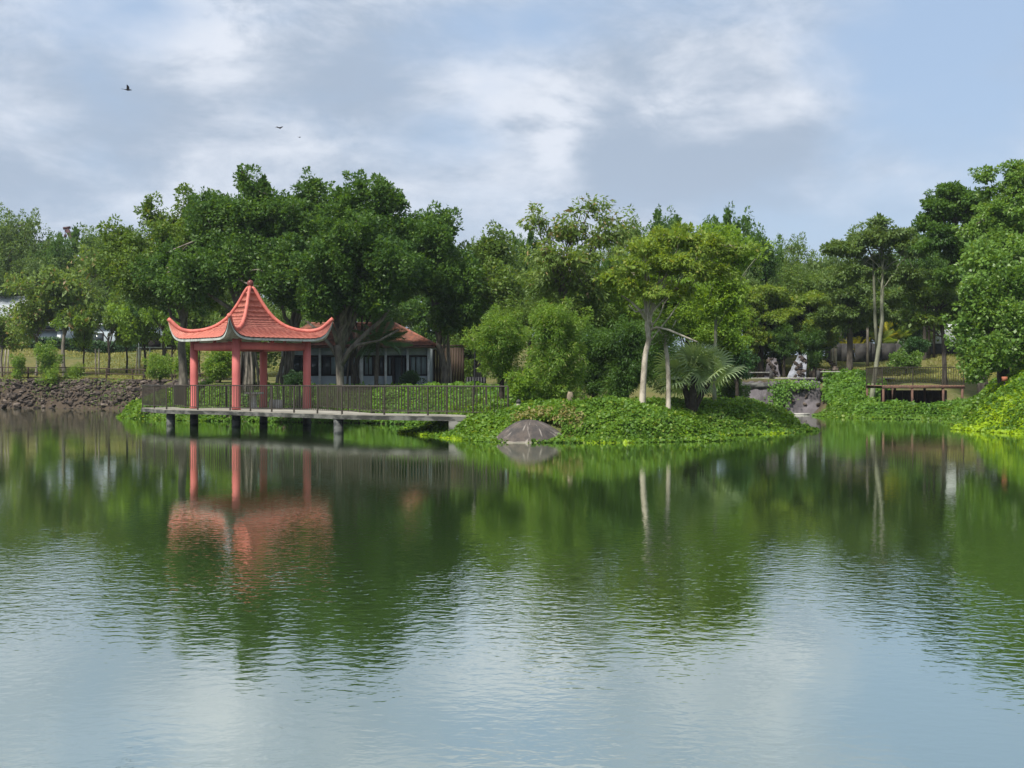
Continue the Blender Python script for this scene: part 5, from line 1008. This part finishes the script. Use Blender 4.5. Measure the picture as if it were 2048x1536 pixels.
# ---------------------------------------------------------------- boundary wall, white building
bw = thing('boundary_wall', 'dark masonry boundary wall across the top of the right hand slope', 'wall', (0, 0, 0)); Yb = 103
zb0 = gz(PX(1800, Yb), Yb)-.4; ztp = PZ(687, Yb)
for i in range(13): a_ = 1655+i*27.0; link('wall_panel', Geo().box((0, 0, 0), (PX(1682, Yb)-PX(1655, Yb)-.06, .2, ztp-zb0)).mesh('wall_panel') if i == 0 else bpy.data.meshes['wall_panel'], M['darkwall'] if i == 0 else None, bw, loc=(PX(a_+13.5, Yb), Yb, (ztp+zb0)/2))
pm2 = Geo().box((0, 0, 0), (.34, .34, ztp-zb0+.12)).mesh('pier'); pm2.materials.append(M['darkwall'])
for i in range(5): link('pier', pm2, parent=bw, loc=(PX(1655+i*81, Yb), Yb-.06, (ztp+zb0)/2+.06))
wb = thing('white_building', 'white walled building glimpsed between trunks above the boundary wall', 'building', (PX(1905, 116), 116, gz(PX(1905, 116), 116)))
Geo().box((0, 3, 2.0), (9, 6, 5)).obj('wall', M['white'], wb); Geo().box((0, 3, 4.6), (9.6, 6.8, .25)).obj('roof', M['metalroof'], wb)
for x in (-2.4, 1.2, 3.4): w_ = Geo().box((x, -.02, 3.2), (1.2, .08, 1.2)).obj('window', M['darkframe'], wb); Geo().box((x, -.07, 3.2), (1.0, .04, 1.0)).obj('pane', M['glass'], w_)
tk = Geo().lathe([(.12, -.3), (.10, 2.2), (.08, 4.6)], k=8)
for px, Y, lb, mt in ((1664, 97, 'pale thin trunk at the left end of the boundary wall', 'barkpale'), (1671, 98, 'pale curved trunk just right of the first thin trunk', 'barkpale'), (1735, 99, 'grey trunk before the wall left of the twin stemmed tree', 'barkgrey'), (1858, 100, 'dark trunk before the white building', 'barkdark'), (1868, 100, 'thinner dark trunk before the white building', 'barkdark'), (1915, 99, 'dark trunk right of the straight trunked tree', 'bark')):
    x = PX(px, Y); t = thing('bare_trunk', lb, 'tree', (x, Y, gz(x, Y)), 0, 'thin trunks along the boundary wall'); o = link('trunk', tk.mesh('trunk', True), M[mt], t)
    V, F = leafcloud(clumps_from_lobes([(0, 0, 5.0, 1.3, 1.3, .8)], 26, .45, np.random.default_rng(px))[0], 40, .24, .13, r=np.random.default_rng(px)); link('crown', npmesh('crown', V, F), M['ficus2'], t)

# ---------------------------------------------------------------- timber deck on posts
DY = 74.0; dk = thing('timber_deck', 'reddish timber viewing deck on thin posts above the right hand vines', 'deck', (PX(1765, DY), DY, 0))
X0, X1 = 0.0, PX(1930, DY)-PX(1765, DY); dz = PZ(772.5, DY)
nb = 30
pl = Geo().box((0, 0, 0), ((X1-X0)/nb-.015, 3.6, .05)).mesh('deck_board'); pl.materials.append(M['deckwood'])
for i in range(nb): link('deck_board', pl, parent=dk, loc=(X0+(i+.5)*(X1-X0)/nb, 1.8, dz+.03+.004*(i % 3)))
Geo().box(((X0+X1)/2, .02, dz-.06), (X1-X0, .07, .13)).obj('edge_beam', M['rust'], dk); Geo().box(((X0+X1)/2, 3.5, dz-.06), (X1-X0, .07, .13)).obj('edge_beam', M['rust'], dk)
for px in (1767, 1825, 1887, 1925):
    for yy in (.05, 3.4): 
        x = PX(px, DY)-dk.location.x; gzv = gz(PX(px, DY), DY+yy); Geo().box((x, yy, (dz-.12+min(gzv, 0)-.3)/2), (.11, .11, dz-.12-min(gzv, 0)+.3)).obj('deck_post', M['rust'], dk)
Geo().bar((PX(1785, DY)-dk.location.x, 0, dz-.1), (PX(1791, DY)-dk.location.x, .6, .6), .08).obj('brace', M['rust'], dk)
zr = railing('thin brown railing around the timber deck', [(dk.location.x+.02, DY+3.4), (dk.location.x+.02, DY+.1), (dk.location.x+PX(1888, DY)-PX(1765, DY), DY+.1), (dk.location.x+X1-.05, DY+.1)], dz+.06, h=1.02, posts=1.75, gap=.14, low=.12)
dm = thing('undercroft_shade', 'dark backing boards added to stand in for the shade beneath the timber deck', 'shade backing', (dk.location.x, DY+3.4, 0))  # near-black boards added where the recess under the deck holds only shade
for i in range(9): Geo().box((1.1+.44*i, .1, .75), (.42, .06, 1.6)).obj('shade_board', M['barkdark'], dm)
ob = thing('orange_bin', 'small orange box at the edge of the trees on the right bank', 'box', (PX(2009, 57), 57, gz(PX(2009, 57), 57))); hgt = max(.5, PZ(752, 57)-ob.location.z)
Geo().box((0, 0, hgt-.13), (.20, .18, .20)).obj('box_body', M['orange'], ob); Geo().box((0, 0, (hgt-.26)/2), (.05, .05, hgt-.26)).obj('post', M['darkwall'], ob)

# ---------------------------------------------------------------- thin humid haze
hz_ = Geo().box((0, 520, 40), (2600, 2600, 84)).mesh('haze'); mh = bpy.data.materials.new('haze_air'); mh.use_nodes = True; hn = mh.node_tree; hn.nodes.clear()
ho = hn.nodes.new('ShaderNodeOutputMaterial'); hv = hn.nodes.new('ShaderNodeVolumePrincipled'); hv.inputs['Color'].default_value = (.80, .88, 1, 1); hv.inputs['Density'].default_value = .00022; hv.inputs['Anisotropy'].default_value = .2
hn.links.new(hv.outputs[0], ho.inputs['Volume']); setp(link('haze', hz_, mh), kind='stuff')
